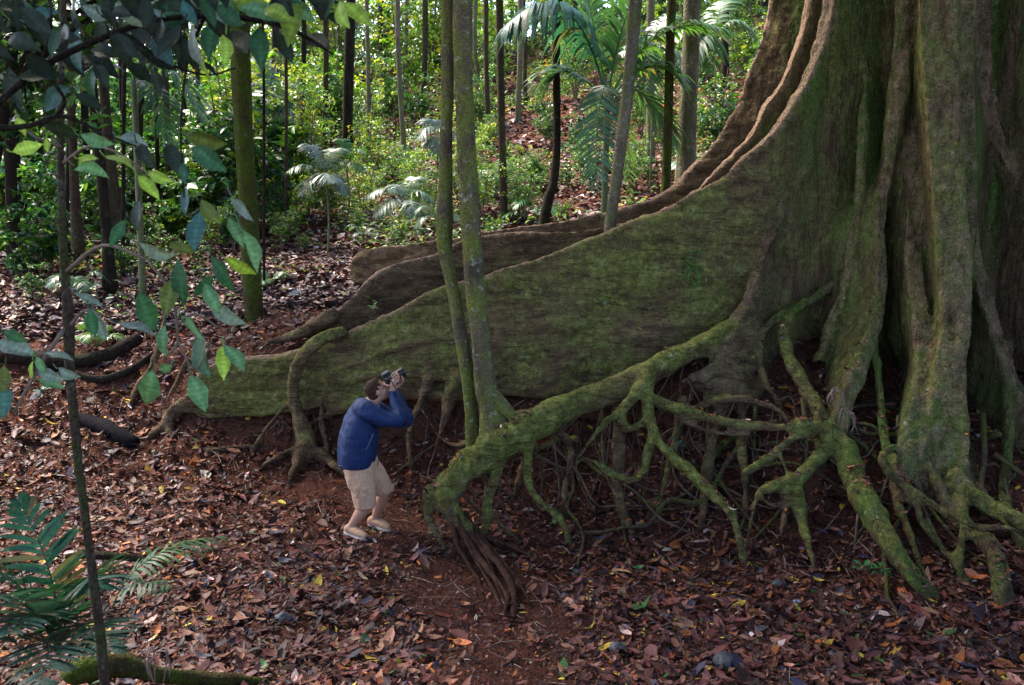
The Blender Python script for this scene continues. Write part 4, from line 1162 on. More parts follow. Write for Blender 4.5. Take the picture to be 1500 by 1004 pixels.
tree('slender_tree', 'mossy slender trunk bending left beside a thicker one, rooted behind the arching root', [(694, 640, 9.05, 12), (690, 595, 9.05, 10), (682, 530, 9.05, 10), (665, 430, 9.05, 9.5), (648, 345, 9.05, 9.5), (652, 260, 9.05, 9), (655, 100, 9.05, 9), (655, -60, 9.05, 8.5)], 'bark_moss', crown=rc())
s2 = tree('slender_tree', 'thickest mossy trunk standing on the arching front root, flared at its foot', [(732, 622, 8.85, 30), (722, 598, 8.88, 20), (713, 570, 8.9, 16), (704, 490, 8.9, 14), (694, 400, 8.9, 13.5), (684, 250, 8.9, 14), (679, 100, 8.9, 13), (677, -60, 8.9, 12.5)], 'bark_moss', crown=rc())
v, f = tube(PP([(716, 575, 8.9), (738, 598, 8.8), (758, 615, 8.72)]), [pxr(13, 8.9), pxr(11, 8.8), pxr(6, 8.7)], 10, 5); part('root', MB().add(v, f).data('root', M['bark_moss']), s2)
tree('slender_tree', 'straight dark green trunk just behind the bending slender trunk', [(655, 350, 10.9, 7), (657, 310, 10.9, 6.5), (656, 200, 10.9, 6.5), (654, 80, 10.9, 6.5), (656, -60, 10.9, 6)], 'bark_green', crown=rc())
tree('buttress_side_tree', 'pale green leaning trunk rising from behind the crest of the long buttress', [(892, 352, 10.9, 9), (895, 320, 10.9, 8), (905, 250, 10.9, 8), (918, 150, 10.9, 8.5), (928, 40, 10.9, 9), (934, -60, 10.9, 9)], 'bark_pale', crown=rc())
tree('forest_tree', 'dark thin trunk between the leaning pale trunk and the thick straight trunk', [(975, 285, 14.0, 7), (978, 200, 14, 6), (981, 80, 14, 6), (986, -60, 14, 6)], 'bark_green')
tree('forest_tree', 'thick straight mossy trunk close to the edge of the giant tree', [(1004, 260, 14.6, 15), (1006, 220, 14.6, 13), (1011, 90, 14.6, 12), (1017, -60, 14.6, 12)], 'bark_pale', limbs=[])
tree('forest_tree', 'dark crooked trunk leaning right above the middle of the slope', [(794, 326, 14.6, 9), (803, 295, 14.6, 7), (813, 255, 14.6, 6), (816, 190, 14.6, 5.5), (815, 60, 14.6, 5), (820, -60, 14.6, 5)], 'bark_dark')
tree('forest_tree', 'thin straight brown trunk right of the cluster of mossy trunks', [(738, 312, 17, 6), (737, 270, 17, 5), (734, 150, 17, 5), (731, -60, 17, 5)], 'bark_brown')
tree('forest_tree', 'dark straight trunk standing alone in the bright green thicket', [(508, 218, 22, 8), (509, 180, 22, 7), (511, 90, 22, 7), (515, -60, 22, 6.5)], 'bark_dark')
tree('forest_tree', 'smooth mossy green trunk nearest on the left bank, above the buttress tip', [(376, 502, 12.2, 20), (374, 478, 12.2, 15), (370, 420, 12.2, 13.5), (362, 280, 12.2, 13), (354, 130, 12.2, 12.5), (350, -60, 12.2, 12)], 'bark_green', crown=rc())
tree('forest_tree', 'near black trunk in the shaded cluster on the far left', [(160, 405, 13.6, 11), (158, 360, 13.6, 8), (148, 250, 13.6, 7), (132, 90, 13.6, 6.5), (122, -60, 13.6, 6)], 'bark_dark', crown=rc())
tree('forest_tree', 'rough brown trunk behind the near black trunk on the left', [(176, 345, 15.5, 14), (170, 310, 15.5, 9), (156, 180, 15.5, 7), (147, 60, 15.5, 6.5), (140, -60, 15.5, 6)], 'bark_brown')
tree('forest_tree', 'reddish brown trunk left of the near black one', [(113, 350, 14.2, 9), (110, 290, 14.2, 6.5), (105, 180, 14.2, 5.5), (100, 60, 14.2, 5.5), (95, -60, 14.2, 5)], 'bark_brown')
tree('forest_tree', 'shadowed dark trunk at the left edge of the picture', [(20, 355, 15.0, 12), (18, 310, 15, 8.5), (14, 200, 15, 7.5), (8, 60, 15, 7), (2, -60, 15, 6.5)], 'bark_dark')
far = [(250, 212, 19, 5, 'bark_brown'), (183, 195, 21, 4, 'bark_dark'), (290, 235, 22, 5, 'bark_brown'), (476, 228, 21, 4, 'bark_brown'), (542, 215, 26, 3, 'bark_pale'), (592, 225, 25, 3.5, 'bark_pale'), (440, 240, 23, 3.5, 'bark_dark'),
       (759, 172, 27, 4, 'bark_pale'), (770, 160, 29, 3, 'bark_brown'), (715, 215, 25, 3.5, 'bark_brown'), (1062, 122, 26, 5, 'bark_dark'), (953, 205, 20, 6, 'bark_pale'), (400, 210, 26, 5, 'bark_brown'), (410, 200, 30, 4, 'bark_pale'),
       (330, 215, 27, 5, 'bark_brown'), (220, 230, 24, 4, 'bark_brown'), (60, 280, 20, 7, 'bark_dark'), (620, 180, 33, 4, 'bark_brown'), (570, 190, 35, 4, 'bark_brown'), (700, 165, 33, 3, 'bark_pale'), (1095, 100, 30, 4, 'bark_brown'), (850, 130, 32, 4, 'bark_brown'), (500, 190, 36, 4, 'bark_pale'), (40, 250, 26, 6, 'bark_brown'), (270, 200, 31, 5, 'bark_brown'), (660, 170, 38, 5, 'bark_pale'), (800, 120, 38, 4, 'bark_pale'), (1120, 60, 36, 4, 'bark_dark')]
for k, (px, py, Y, r, mt) in enumerate(far):
    b = P(px, py, Y); b[2] = gz1(b[0], b[1])
    v_ = (b[2] - CAMZ) / Y; yy = CY - FPX * ((v_ * CP + SP) / (CP - v_ * SP))
    lean = rng.normal(0, 9)
    tree('background_tree', 'thin distant trunk among the many on the leafy slope behind', [(px, yy, Y, r * 1.3), (px + lean * .2, yy - 40, Y, r), (px + lean * .6 + rng.normal(0, 3), 60, Y, r * .95), (px + lean, -60, Y, r * .9)], mt, 'thin trunks on the far slope', jit=.1)

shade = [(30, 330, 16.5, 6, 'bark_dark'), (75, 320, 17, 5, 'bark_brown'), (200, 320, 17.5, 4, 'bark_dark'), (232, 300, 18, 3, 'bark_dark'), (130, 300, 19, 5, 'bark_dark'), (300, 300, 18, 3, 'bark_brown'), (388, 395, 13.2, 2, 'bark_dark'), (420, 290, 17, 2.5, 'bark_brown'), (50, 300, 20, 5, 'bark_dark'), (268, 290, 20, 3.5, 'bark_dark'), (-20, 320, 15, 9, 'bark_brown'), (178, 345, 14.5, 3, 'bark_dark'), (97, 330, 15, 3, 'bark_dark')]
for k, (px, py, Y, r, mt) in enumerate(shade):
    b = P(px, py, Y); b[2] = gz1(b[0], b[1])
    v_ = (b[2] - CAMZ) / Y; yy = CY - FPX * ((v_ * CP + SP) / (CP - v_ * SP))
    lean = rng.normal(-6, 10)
    tree('background_tree', 'slim dark trunk in the shaded stand of young trees on the left', [(px, yy, Y, r * 1.4), (px + lean * .2, yy - 50, Y, r), (px + lean * .6 + rng.normal(0, 4), 110, Y, r * .95), (px + lean, -60, Y, r * .9)], mt, 'slim trunks in the shaded stand', jit=.1, crown=rc() if px < 60 and Y < 18 else None)  # unseen crowns added only at far left, to shade the bank

# ---- understorey shrubs
def shrub_mesh(h, nst, size, pal, w, clumps, per, wide=1.0):
    st = MB(); lf = MB()
    for k in range(nst):
        a = rng.uniform(0, 6.28); d = np.array([math.cos(a), math.sin(a), 0])
        hh = h * rng.uniform(.6, 1.05); lean = rng.uniform(.08, .4) * wide
        pts = [np.zeros(3) - [0, 0, .1], d * lean * hh * .3 + [0, 0, hh * .35], d * lean * hh * .7 + [0, 0, hh * .7], d * lean * hh + [0, 0, hh]]
        v, f = tube(pts, [.02 * h / 2, .016 * h / 2, .011 * h / 2, .005], 5, 3, round_ends=False); st.add(v, f)
        for q in range(5):
            t = rng.uniform(.3, 1.0); c = d * lean * hh * t + np.array([0, 0, hh * t]) + rng.normal(0, .12 * h * wide * .5, 3)
            V, F_, C = crown_cloud(c, (.22 * h * wide, .22 * h * wide, .13 * h), clumps, per, size, pal, w, tilt=.55, droop=.25)
            lf.add(V, F_, C)
    return st.data('stem', M['twig']), lf.data('foliage', M['leaf'])
KINDS = [  # bright and dark greens put backlight and deep shade into leaf colour
    ('dark green leafy shrub on the slope behind', 'dark leafy shrubs', [shrub_mesh(2.6, 4, .13, GREENS, [5, 4, 1, 0, 4, 0], 7, 11), shrub_mesh(1.8, 4, .11, GREENS, [5, 5, 2, 0, 3, 0], 6, 11)]),
    ('bright yellow green shrub among the darker shrubs behind', 'bright leafy shrubs', [shrub_mesh(3.0, 4, .12, GREENS, [0, 2, 5, 5, 0, 2], 7, 11), shrub_mesh(2.0, 4, .10, GREENS, [0, 3, 5, 4, 0, 1.5], 6, 11), shrub_mesh(4.2, 5, .13, GREENS, [0, 3, 5, 4, 1, 1], 8, 11, .8)]),
    ('shrub with broad dark glossy leaves in the left thicket', 'broad leaved shrubs', [shrub_mesh(2.0, 5, .26, GREENS, [4, 4, 2, 0, 6, 0], 5, 6), shrub_mesh(1.3, 5, .22, GREENS, [3, 4, 3, 1, 5, 0], 5, 6, 1.2)]),
    ('mid green airy shrub with small leaves on the slope behind', 'airy small leaved shrubs', [shrub_mesh(2.2, 5, .075, GREENS, [2, 5, 4, 1, 2, .4], 8, 12), shrub_mesh(1.2, 5, .07, GREENS, [2, 5, 4, 2, 2, .6], 7, 10, 1.4)]),
]
first = {}
def put_shrub(kx, x, y, s):
    lab, grp, ms = KINDS[kx]
    st, lf = ms[int(rng.integers(len(ms)))]
    e = empty('understorey_shrub', lab, 'shrub', (x, y, gz1(x, y)), grp)
    e.rotation_euler = (0, 0, rng.uniform(0, 6.28)); e.scale = (s, s, s * rng.uniform(.85, 1.2))
    link('stem', st, e); link('foliage', lf, e)
placed = []
def try_shrub(x, y, s, kx, dmin):
    if any((x - a) ** 2 + (y - b) ** 2 < dmin ** 2 for a, b in placed): return False
    placed.append((x, y)); put_shrub(kx, x, y, s); return True
n = 0
while n < 180:
    y = rng.uniform(17, 47); x = rng.uniform(-.62, .42) * y
    px = CX + FPX * x / (y * CP)          # rough column
    if x > .33 * y and y < 26: continue
    if 385 < px < 1080 and y < 25.5:
        if rng.random() < .96: continue
    if px > 730 and y < 36 and rng.random() < .72: continue
    if px < 330 and y < 19: continue
    kx = rng.choice([0, 1, 3, 2], p=[.22, .42, .24, .12]) if px > 330 else rng.choice([0, 1, 3, 2], p=[.4, .1, .2, .3])  # more dark kinds at left, standing in for the deep shade there
    if px > 900: kx = rng.choice([0, 1, 3], p=[.6, .1, .3])
    if kx == 2 and px > 430: kx = 3
    if try_shrub(x, y, rng.uniform(.8, 1.45) * (1 + max(0, y - 30) * .02), kx, .9): n += 1
# low shrubs near the middle of the clearing
for px, py, Y, s, kx in [(700, 285, 18, .55, 3), (770, 300, 17, .55, 3), (850, 215, 21, .5, 0), (690, 240, 21, .6, 1), (455, 300, 18, .6, 1), (430, 255, 19, .7, 1), (560, 240, 22, .6, 3), (1050, 190, 19, .7, 0), (1075, 165, 20, .7, 3), (620, 280, 19, .45, 3), (400, 270, 17, .5, 3), (310, 330, 16, .45, 1), (260, 300, 17.5, .5, 3), (205, 330, 16, .45, 0), (940, 190, 22, .6, 3), (880, 190, 24, .6, 3), (1040, 225, 17, .5, 1)]:
    p = P(px, py, Y); put_shrub(kx, p[0], p[1], s)

for px, py, Y, s in [(20, 330, 15.5, .8), (90, 320, 16.5, .9), (150, 300, 18, 1.0), (210, 300, 18.5, 1.0), (280, 290, 18.5, .9), (320, 270, 19.5, .9), (60, 280, 19, 1.2), (-20, 300, 17, 1.2), (120, 260, 21, 1.2), (240, 250, 21.5, 1.2), (0, 260, 21, 1.3), (180, 345, 14.5, .45), (40, 380, 13.5, .35), (285, 335, 15, .4), (15, 300, 17, .8), (70, 345, 15, .5), (110, 345, 15.2, .5), (150, 330, 16, .6), (190, 300, 18, .8), (245, 310, 17, .6), (310, 300, 17.5, .6), (340, 320, 16, .4), (260, 265, 20, 1.0), (30, 350, 14.5, .45), (230, 345, 14.6, .4)]:
    p = P(px, py, Y); put_shrub([0, 2][int(rng.integers(2))], p[0], p[1], s)
for px, py, Y, s in [(410, 250, 19, .9), (395, 285, 17.5, .6), (345, 300, 17, .6), (330, 250, 20, 1.0), (425, 215, 22, 1.1)]:
    p = P(px, py, Y); put_shrub(2, p[0], p[1], s)
for k in range(48):
    y_ = rng.uniform(17, 34); px = rng.uniform(690, 1010); x_ = (px - CX) / FPX * y_ * 1.0; put_shrub([0, 3, 3][int(rng.integers(3))], x_, y_, rng.uniform(.22, .5))
for px, py, Y, s in [(560, 300, 18, .4), (430, 300, 17, .5), (445, 330, 16, .3), (410, 320, 16, .4), (520, 320, 17, .3), (545, 262, 20, .5), (575, 240, 22, .6), (615, 300, 17.5, .35), (660, 330, 15.5, .3), (450, 280, 18.5, .6), (535, 240, 22, .6), (590, 215, 24, .6), (500, 300, 18, .4), (670, 270, 19.5, .5), (705, 300, 17.5, .4), (725, 270, 19, .5), (600, 262, 20.5, .5), (530, 285, 19, .45), (650, 300, 17.5, .4), (720, 320, 16, .35), (760, 255, 20, .5), (690, 215, 23, .5), (640, 225, 23, .5), (580, 345, 15.5, .3), (480, 300, 18.5, .5), (820, 290, 17, .4), (850, 250, 19.5, .45)]:
    p = P(px, py, Y); put_shrub([3, 1, 3][int(rng.integers(3))], p[0], p[1], s)

# ---- seedlings on the ground, countless
def seedlings():
    mb = MB(); N_ = 7500
    y = 12.5 + 26 * rng.random(N_) ** 1.3; x = rng.uniform(-1, .75, N_) * (.6 * y)
    m = vnoise(np.stack([x * .45, y * .45, 0 * x], -1), 12) + .5 * vnoise(np.stack([x * 1.5, y * 1.5, 0 * x], -1), 13) > -.05
    pxs = CX + FPX * x / y
    m &= ~((pxs > 330) & (pxs < 520) & (y < 16.5) & (rng.random(N_) < .92))
    m &= ~((pxs < 420) & (y < 14.5) & (rng.random(N_) < .8))
    x, y = x[m], y[m]; N_ = len(x); per = 9
    h = rng.uniform(.05, .65, N_)
    base = np.stack([x, y, gz(x, y)], -1)
    n = N_ * per
    off = rng.normal(size=(n, 3)) * np.array([.16, .16, .0]); hh = rep(h, per) * rng.uniform(.4, 1.1, n)
    pos = rep(base, per) + off; pos[:, 2] += hh
    X, Yv, Z_ = frames(n, .35); L = rng.uniform(.05, .13, n) * (1 + np.clip(rep(y, per) - 15, 0, 25) * .025)
    V, F_ = put_diamonds(pos, L, L * rng.uniform(.35, .55, n), X, Yv, Z_, rng.uniform(.1, .5, n))
    cl = pick([(.05, .12, .03), (.10, .19, .04), (.2, .28, .05), (.30, .30, .06), (.45, .13, .03), (.08, .16, .09)], [4, 6, 4, 1.5, .7, 3], N_, .15)
    mb.add(V, F_, rep(rep(cl, per) * np.exp(rng.normal(0, .2, (n, 1))), 4))
    return mb
kind(link('ground_seedlings', seedlings().data('ground_seedlings', M['leaf'])), 'stuff')

# ---- the wood that closes the view, reads as one mass
def far_wood():
    mb = MB()
    for k in range(620):
        y = rng.uniform(44, 62); x = rng.uniform(-.66, .60) * y
        g = gz1(x, y)
        V, F_, C = crown_cloud((x, y, g + rng.uniform(.3, 12)), (1.8, 1.8, 1.5), 9, 17, .30, GREENS, [3, 5, 5, 4, 2, 1.5], tilt=.6)
        mb.add(V, F_, C)
    return mb
kind(link('far_wood', far_wood().data('far_wood', M['leaf'])), 'stuff')
# ------------------------------------------------------------------ palms
def fb(a, b, c, **k): return frond(P(*a), P(*b), P(*c), **k)
o_ = (890, 150, 14.0)
tall = dict(ll=.72, lw=.062, n=40, rr=.02)
pl_ = [fb(o_, (838, -75, 13.6), (734, 46, 13.0), col=(.03, .12, .09), droop=1.9, ll=.80, lw=.075, n=44, rr=.02),
       fb(o_, (872, 40, 14.2), (845, -70, 14.4), col=(.07, .17, .05), **tall),
       fb(o_, (960, 0, 13.9), (1072, 48, 13.5), col=(.08, .20, .04), droop=.9, **tall),
       fb(o_, (905, 20, 14), (960, -60, 13.6), col=(.06, .16, .05), **tall),
       fb((893, 120, 14.0), (872, 118, 13.7), (874, 285, 13.5), col=(.07, .15, .10), droop=.35, ll=.50, lw=.035, n=34, rr=.012, vee=.05, fwd=.45),
       fb(o_, (955, 60, 14), (1000, 125, 13.8), col=(.07, .18, .045), droop=.8, **tall),
       fb(o_, (820, 70, 14.2), (800, 130, 14.2), col=(.05, .13, .06), droop=.8, **tall),
       fb((895, 150, 14), (940, 90, 14.4), (990, 220, 14.3), col=(.06, .14, .06), droop=.8, **tall),
       fb((893, 150, 14), (925, 130, 13.8), (922, 310, 13.6), col=(.16, .26, .04), droop=.3, ll=.30, lw=.03, n=30, rr=.010, vee=.05, fwd=.5)]
b_ = P(884, 320, 14); b_[2] = gz1(b_[0], b_[1])
palm('tall_palm', 'tall palm with long drooping fronds left of the thick straight trunk', b_, pl_, None, [b_, (b_ + P(*o_)) / 2, P(*o_)], stem_r=.05)
o2 = (196, 118, 13.0)
b_ = P(200, 330, 13.2); b_[2] = gz1(b_[0], b_[1])
pl_ = [fb(o2, (250, 50, 13), (300, 178, 12.7), col=(.05, .15, .04), droop=.9, ll=.5, lw=.04, n=30, rr=.012), fb(o2, (225, 20, 13.2), (330, 60, 13.3), col=(.045, .12, .05), droop=.8, ll=.5, lw=.04, n=28, rr=.012),
       fb(o2, (150, 60, 13), (100, 150, 12.8), col=(.03, .08, .04), droop=.9, ll=.5, lw=.04, n=28, rr=.012), fb(o2, (190, 30, 13.2), (150, -30, 13.4), col=(.04, .1, .04), ll=.5, lw=.04, n=28, rr=.012),
       fb(o2, (225, 110, 12.8), (250, 210, 12.6), col=(.05, .13, .06), droop=.6, ll=.45, lw=.035, n=28, rr=.010)]
palm('tall_palm', 'shaded palm with arching green fronds on the left, left of the smooth mossy trunk', b_, pl_, None, [b_, (b_ + P(*o2)) / 2, P(*o2)], stem_r=.045)

SV = dict(ll=.36, lw=.034, n=22, rr=.009, droop=.9, vee=.05, fwd=.55)
def hero(label, base, top, fr, cols, **k):
    b_ = P(*base); b_[2] = gz1(b_[0], b_[1]); t_ = P(*top)
    kw_ = dict(SV); kw_.update(k)
    palm('young_palm', label, b_, [fb(top, *q, col=tuple(.62 * c_ for c_ in cols[i % len(cols)]), **kw_) for i, q in enumerate(fr)], None, [b_, (b_ + t_) / 2 + [.03, 0, 0], t_], stem_r=.018, mat='wet_frond')
hero('young palm with broad silvery fronds in the middle of the clearing', (584, 336, 16.4), (596, 300, 16.4), [((572, 255, 16.3), (534, 292, 16.0)), ((578, 275, 16.1), (548, 318, 15.8)), ((612, 262, 16.4), (634, 296, 16.2)), ((590, 262, 16.6), (568, 272, 16.9)), ((604, 280, 16.1), (606, 318, 15.8)), ((600, 250, 16.6), (616, 262, 16.8))], [(.15, .23, .17), (.17, .25, .19), (.10, .2, .08)])
hero('young palm with glossy arching fronds at the left edge of the clearing', (479, 345, 15.6), (478, 266, 16.2), [((452, 225, 16.2), (420, 252, 15.9)), ((455, 245, 16), (440, 285, 15.7)), ((470, 205, 16.4), (441, 212, 16.4)), ((492, 240, 16.2), (505, 285, 16)), ((482, 205, 16.4), (498, 222, 16.6)), ((468, 240, 16), (490, 268, 15.6))], [(.14, .22, .15), (.12, .22, .10), (.17, .25, .19)])
hero('small bright palm fronds just left of the mossy trunks', (640, 345, 15.2), (640, 322, 15.2), [((622, 300, 15.1), (608, 334, 15.0)), ((628, 290, 15.2), (611, 308, 15.2)), ((655, 295, 15.2), (672, 325, 15.0)), ((648, 285, 15.3), (655, 300, 15.4))], [(.14, .23, .12), (.10, .22, .07)], ll=.26)
hero('pale young palm high on the slope, half hidden behind the mossy trunks', (636, 250, 19.5), (640, 200, 19.5), [((628, 170, 19.4), (612, 205, 19.2)), ((650, 170, 19.4), (668, 205, 19.2)), ((640, 168, 19.6), (628, 178, 19.8)), ((640, 185, 19.2), (638, 225, 19))], [(.18, .25, .2)], ll=.45)
hero('bright green fern like palm below the dark lone trunk', (508, 262, 18.2), (508, 248, 18.2), [((495, 205, 18.2), (478, 222, 18)), ((505, 200, 18.3), (500, 205, 18.4)), ((518, 205, 18.2), (535, 225, 18)), ((500, 220, 18), (488, 250, 17.8)), ((516, 225, 18), (530, 250, 17.8))], [(.10, .26, .04)], ll=.3)
hero('shaded palm with wide silvery fronds behind the smooth mossy trunk', (405, 250, 19), (400, 150, 19), [((380, 105, 19), (345, 135, 18.6)), ((415, 95, 19), (450, 140, 18.8)), ((395, 105, 18.6), (380, 180, 18.2)), ((400, 90, 19.3), (370, 85, 19.5)), ((410, 120, 18.7), (430, 185, 18.4))], [(.12, .2, .16), (.08, .18, .09)], ll=.45, lw=.045)
hero('blue green palm in the thicket right of the arching palm on the left', (318, 262, 18), (318, 200, 18), [((300, 160, 18), (275, 200, 17.7)), ((330, 150, 18), (355, 190, 17.8)), ((315, 165, 17.7), (310, 240, 17.4)), ((325, 155, 18.3), (335, 165, 18.6)), ((300, 175, 17.8), (285, 235, 17.5))], [(.08, .18, .14), (.12, .2, .16)], ll=.42, lw=.042)
hero('second tall palm crown right of the thick straight trunk', (1050, 150, 21), (1045, 60, 21), [((1020, 10, 21), (985, 60, 20.7)), ((1070, 5, 21), (1110, 55, 20.8)), ((1045, 0, 20.6), (1040, 110, 20.3)), ((1030, 20, 20.6), (1005, 110, 20.4)), ((1055, -10, 21.3), (1070, 0, 21.6))], [(.08, .2, .05), (.10, .22, .09)], ll=.6, lw=.06)
hero('green palm crown between the leaning pale trunk and the dark thin trunk', (955, 200, 18), (952, 90, 18), [((930, 40, 18), (900, 85, 17.8)), ((975, 40, 18), (1005, 100, 17.8)), ((950, 40, 17.7), (945, 160, 17.5)), ((960, 20, 18.2), (985, 20, 18.4)), ((935, 30, 18.3), (915, 20, 18.5))], [(.07, .19, .05), (.10, .2, .10)], ll=.5, lw=.05)
gp = [ ('low palm near the foot of the dark crooked trunk', 862, 312, 14.6, 7, .9, (.06, .15, .05)),
      ('fan of fronds behind the crest, below the tall palm', 948, 300, 14.0, 6, .9, (.06, .15, .06)), ('small fern like palm beside the mossy log on the left', 140, 470, 11.8, 7, .55, (.09, .17, .04)),
      ('dark palm at the left edge of the shaded bank', 118, 420, 13.5, 6, .7, (.05, .11, .06)), 
       ('young palm right of the thin brown trunk', 780, 290, 17, 6, .8, (.07, .17, .05)),
      ('palm beside the smooth mossy trunk on the left', 330, 275, 17.5, 6, 1.2, (.05, .12, .07)), ('small green palm at the foot of the smooth mossy trunk', 395, 385, 13.5, 5, .5, (.07, .16, .05)), ('low palm tucked behind the leaning pale trunk', 925, 320, 13.2, 5, .8, (.07, .17, .05)),
      ('palm with drooping pale fronds near the edge of the giant trunk', 1035, 215, 18, 6, 1.1, (.10, .16, .12)), ('low bright palm in front of the crooked trunk', 760, 345, 13.6, 4, .4, (.09, .2, .05)), ('pale palm on the slope between the thin trunks', 700, 262, 19.5, 6, 1.0, (.11, .18, .11))]
for lab, px, py, Y, n, L, c in gp:
    p = P(px, py, Y); p[2] = gz1(p[0], p[1])
    ground_palm('young_palm', lab, p, n, L, (.45, 1.15), L * .30, .020 + .010 * L, tuple(1.25 * q for q in c), 22)
# little plant on the end of the rear buttress
p = P(533, 352, 13.4)
ground_palm('small_fern', 'small pale fern drooping over the blunt end of the rear buttress', p, 6, .42, (.5, 1.2), .10, .012, (.12, .18, .10), 14)

# bottom-left fronds, close by
kw = dict(ll=.27, lw=.027, n=24, rr=.006, droop=.35, vee=.12, fwd=.55)
bl = P(85, 985, 3.9); bl[2] = gz1(bl[0], bl[1])
s0 = (85, 955, 3.9)
fr = [fb(s0, (95, 850, 3.85), (25, 728, 4.0), col=(.025, .09, .05), **kw), fb(s0, (60, 850, 3.7), (-70, 800, 3.7), col=(.025, .08, .05), **kw),
      fb(s0, (120, 800, 3.9), (150, 862, 3.7), col=(.03, .10, .055), **kw), fb(s0, (40, 850, 3.6), (-30, 880, 3.4), col=(.05, .12, .10), **kw),
      fb(s0, (70, 860, 3.7), (10, 930, 3.3), col=(.03, .085, .06), **kw), fb(s0, (110, 870, 3.7), (165, 960, 3.4), col=(.03, .085, .055), **kw), fb(s0, (80, 890, 3.6), (60, 1010, 3.1), col=(.025, .075, .05), **kw),
      fb(s0, (20, 900, 3.6), (-60, 960, 3.3), col=(.025, .075, .05), **kw)]
palm('fern_palm', 'dark green palm fronds filling the bottom left corner', bl, fr)
b2 = P(165, 900, 4.4); b2[2] = gz1(b2[0], b2[1])
fr = [fb((165, 890, 4.4), (190, 800, 4.4), (330, 785, 4.7), col=(.07, .17, .05), ll=.20, lw=.017, n=20, rr=.005, droop=.8, vee=.0, fwd=.7, start=.2),
      fb((165, 890, 4.4), (180, 840, 4.3), (250, 860, 4.2), col=(.05, .13, .05), ll=.16, lw=.018, n=12, rr=.005, droop=.7, vee=.0, fwd=.6, start=.2)]
palm('fern_palm', 'single arching bright green frond over the leaf litter at lower left', b2, fr)

# ------------------------------------------------------------------ foreground sapling with big leaves
RGT = np.array([1.0, 0, 0]); UPV = np.array([0, SP, CP]); FWDc = np.array([0, CP, -SP])
LG = np.linspace(0, 1, 17)
LWD = np.interp(LG, np.linspace(0, 1, 8), [.02, .50, .85, 1.0, .95, .75, .40, .02])
def big_leaf(mb, c, L, ang, col, thin=0.0, wr=.46):
    a = math.radians(ang)
    X = RGT * math.cos(a) - UPV * math.sin(a) + FWDc * rng.normal(0, .28); X /= np.linalg.norm(X)
    Nn = -FWDc + RGT * rng.normal(0, .3) + UPV * rng.uniform(.1, .6)
    th = thin * rng.choice([-1, 1])
    Yv = np.cross(Nn, X); Yv /= np.linalg.norm(Yv); Nn = np.cross(X, Yv)
    Y2 = Yv * math.cos(th) + Nn * math.sin(th); N2 = np.cross(X, Y2)
    W = L * wr * rng.uniform(.9, 1.1); cv = rng.normal(.10, .09); fo = rng.uniform(.1, .4)
    V = []; sk = rng.normal(0, .10); wob = rng.uniform(0, 6)
    for q_, (t, w) in enumerate(zip(LG, LWD)):
        w = w * (1 + .06 * math.sin(t * 17 + wob))
        mid = c + Y2 * sk * L * (t - .5) ** 2 * 2 + X * (t - .5) * L - N2 * cv * L * (t - .3) ** 2 * 2
        for s in (-1, -.5, 0, .5, 1):
            V.append(mid + Y2 * s * w * W * .5 + N2 * (fo * abs(s) * w * W * .5 + .006 * L * (1 if q_ % 2 else -1) * abs(s) * min(1, w * 2) + .02 * L * math.sin(t * 9 + wob) * abs(s)))
    V = np.array(V); F_ = []
    for i in range(16):
        for j in range(4): F_.append((i * 5 + j, i * 5 + j + 1, i * 5 + 5 + j + 1, i * 5 + 5 + j))
    cc = np.tile(np.array(col), (len(V), 1)); cc = cc * np.repeat(np.where(np.arange(17) % 2, .88, 1.14), 5)[:, None]; cc[2::5] *= 1.45
    mb.add(V, [np.array(F_)], cc)
    v, f = tube([c - X * L * .5, c - X * L * .58 + UPV * .004, c - X * L * .68 + UPV * .012], .0022, 5, 2, round_ends=False)
    mb.add(v, f, np.array(col) * .9)
DG, BG, LGc, YG, OL, BK, GR = (.035, .10, .045), (.045, .11, .105), (.11, .22, .10), (.26, .36, .05), (.09, .11, .025), (.02, .028, .018), (.17, .22, .19)  # BK is near black: shade and backlight put into the leaf colour
A_ = [(265, 417, 75, 95, DG, 0), (215, 458, 62, 72, DG, 0), (238, 500, 48, 95, LGc, 0), (219, 571, 70, 112, LGc, 0), (290, 576, 64, 62, LGc, 0), (294, 521, 85, 68, DG, .3), (328, 530, 54, 78, YG, 0), (345, 524, 55, 48, LGc, .5),
      (310, 438, 50, 60, LGc, .2), (332, 460, 62, 35, GR, 1.0), (283, 478, 55, 38, LGc, 1.0), (200, 480, 58, 12, GR, .9), (247, 435, 55, 95, OL, .2), (327, 400, 62, 60, DG, .7), (287, 338, 62, 95, BG, 0), (366, 365, 72, 65, LGc, .9),
      (230, 370, 55, 22, GR, .8), (172, 342, 45, 110, DG, 0), (147, 478, 42, 70, GR, 0), (134, 474, 46, 72, DG, .4), (130, 438, 42, 25, GR, .9), (345, 340, 48, 60, LGc, .8), (352, 390, 50, 30, YG, 1.0), (265, 365, 40, 20, OL, .5), (300, 420, 42, 140, DG, .3), (240, 540, 36, 160, LGc, .9)]
B_ = [(22, 510, 60, 16, GR, .6), (72, 550, 45, 22, GR, .5), (86, 520, 40, 8, GR, .9), (4, 585, 60, 80, BG, .2), (7, 556, 42, 90, OL, .2), (60, 535, 30, 60, LGc, .3), (75, 562, 40, 18, LGc, .4), (100, 548, 36, 24, GR, .7), (20, 492, 36, 25, DG, .3), (45, 545, 34, 100, YG, .4)]
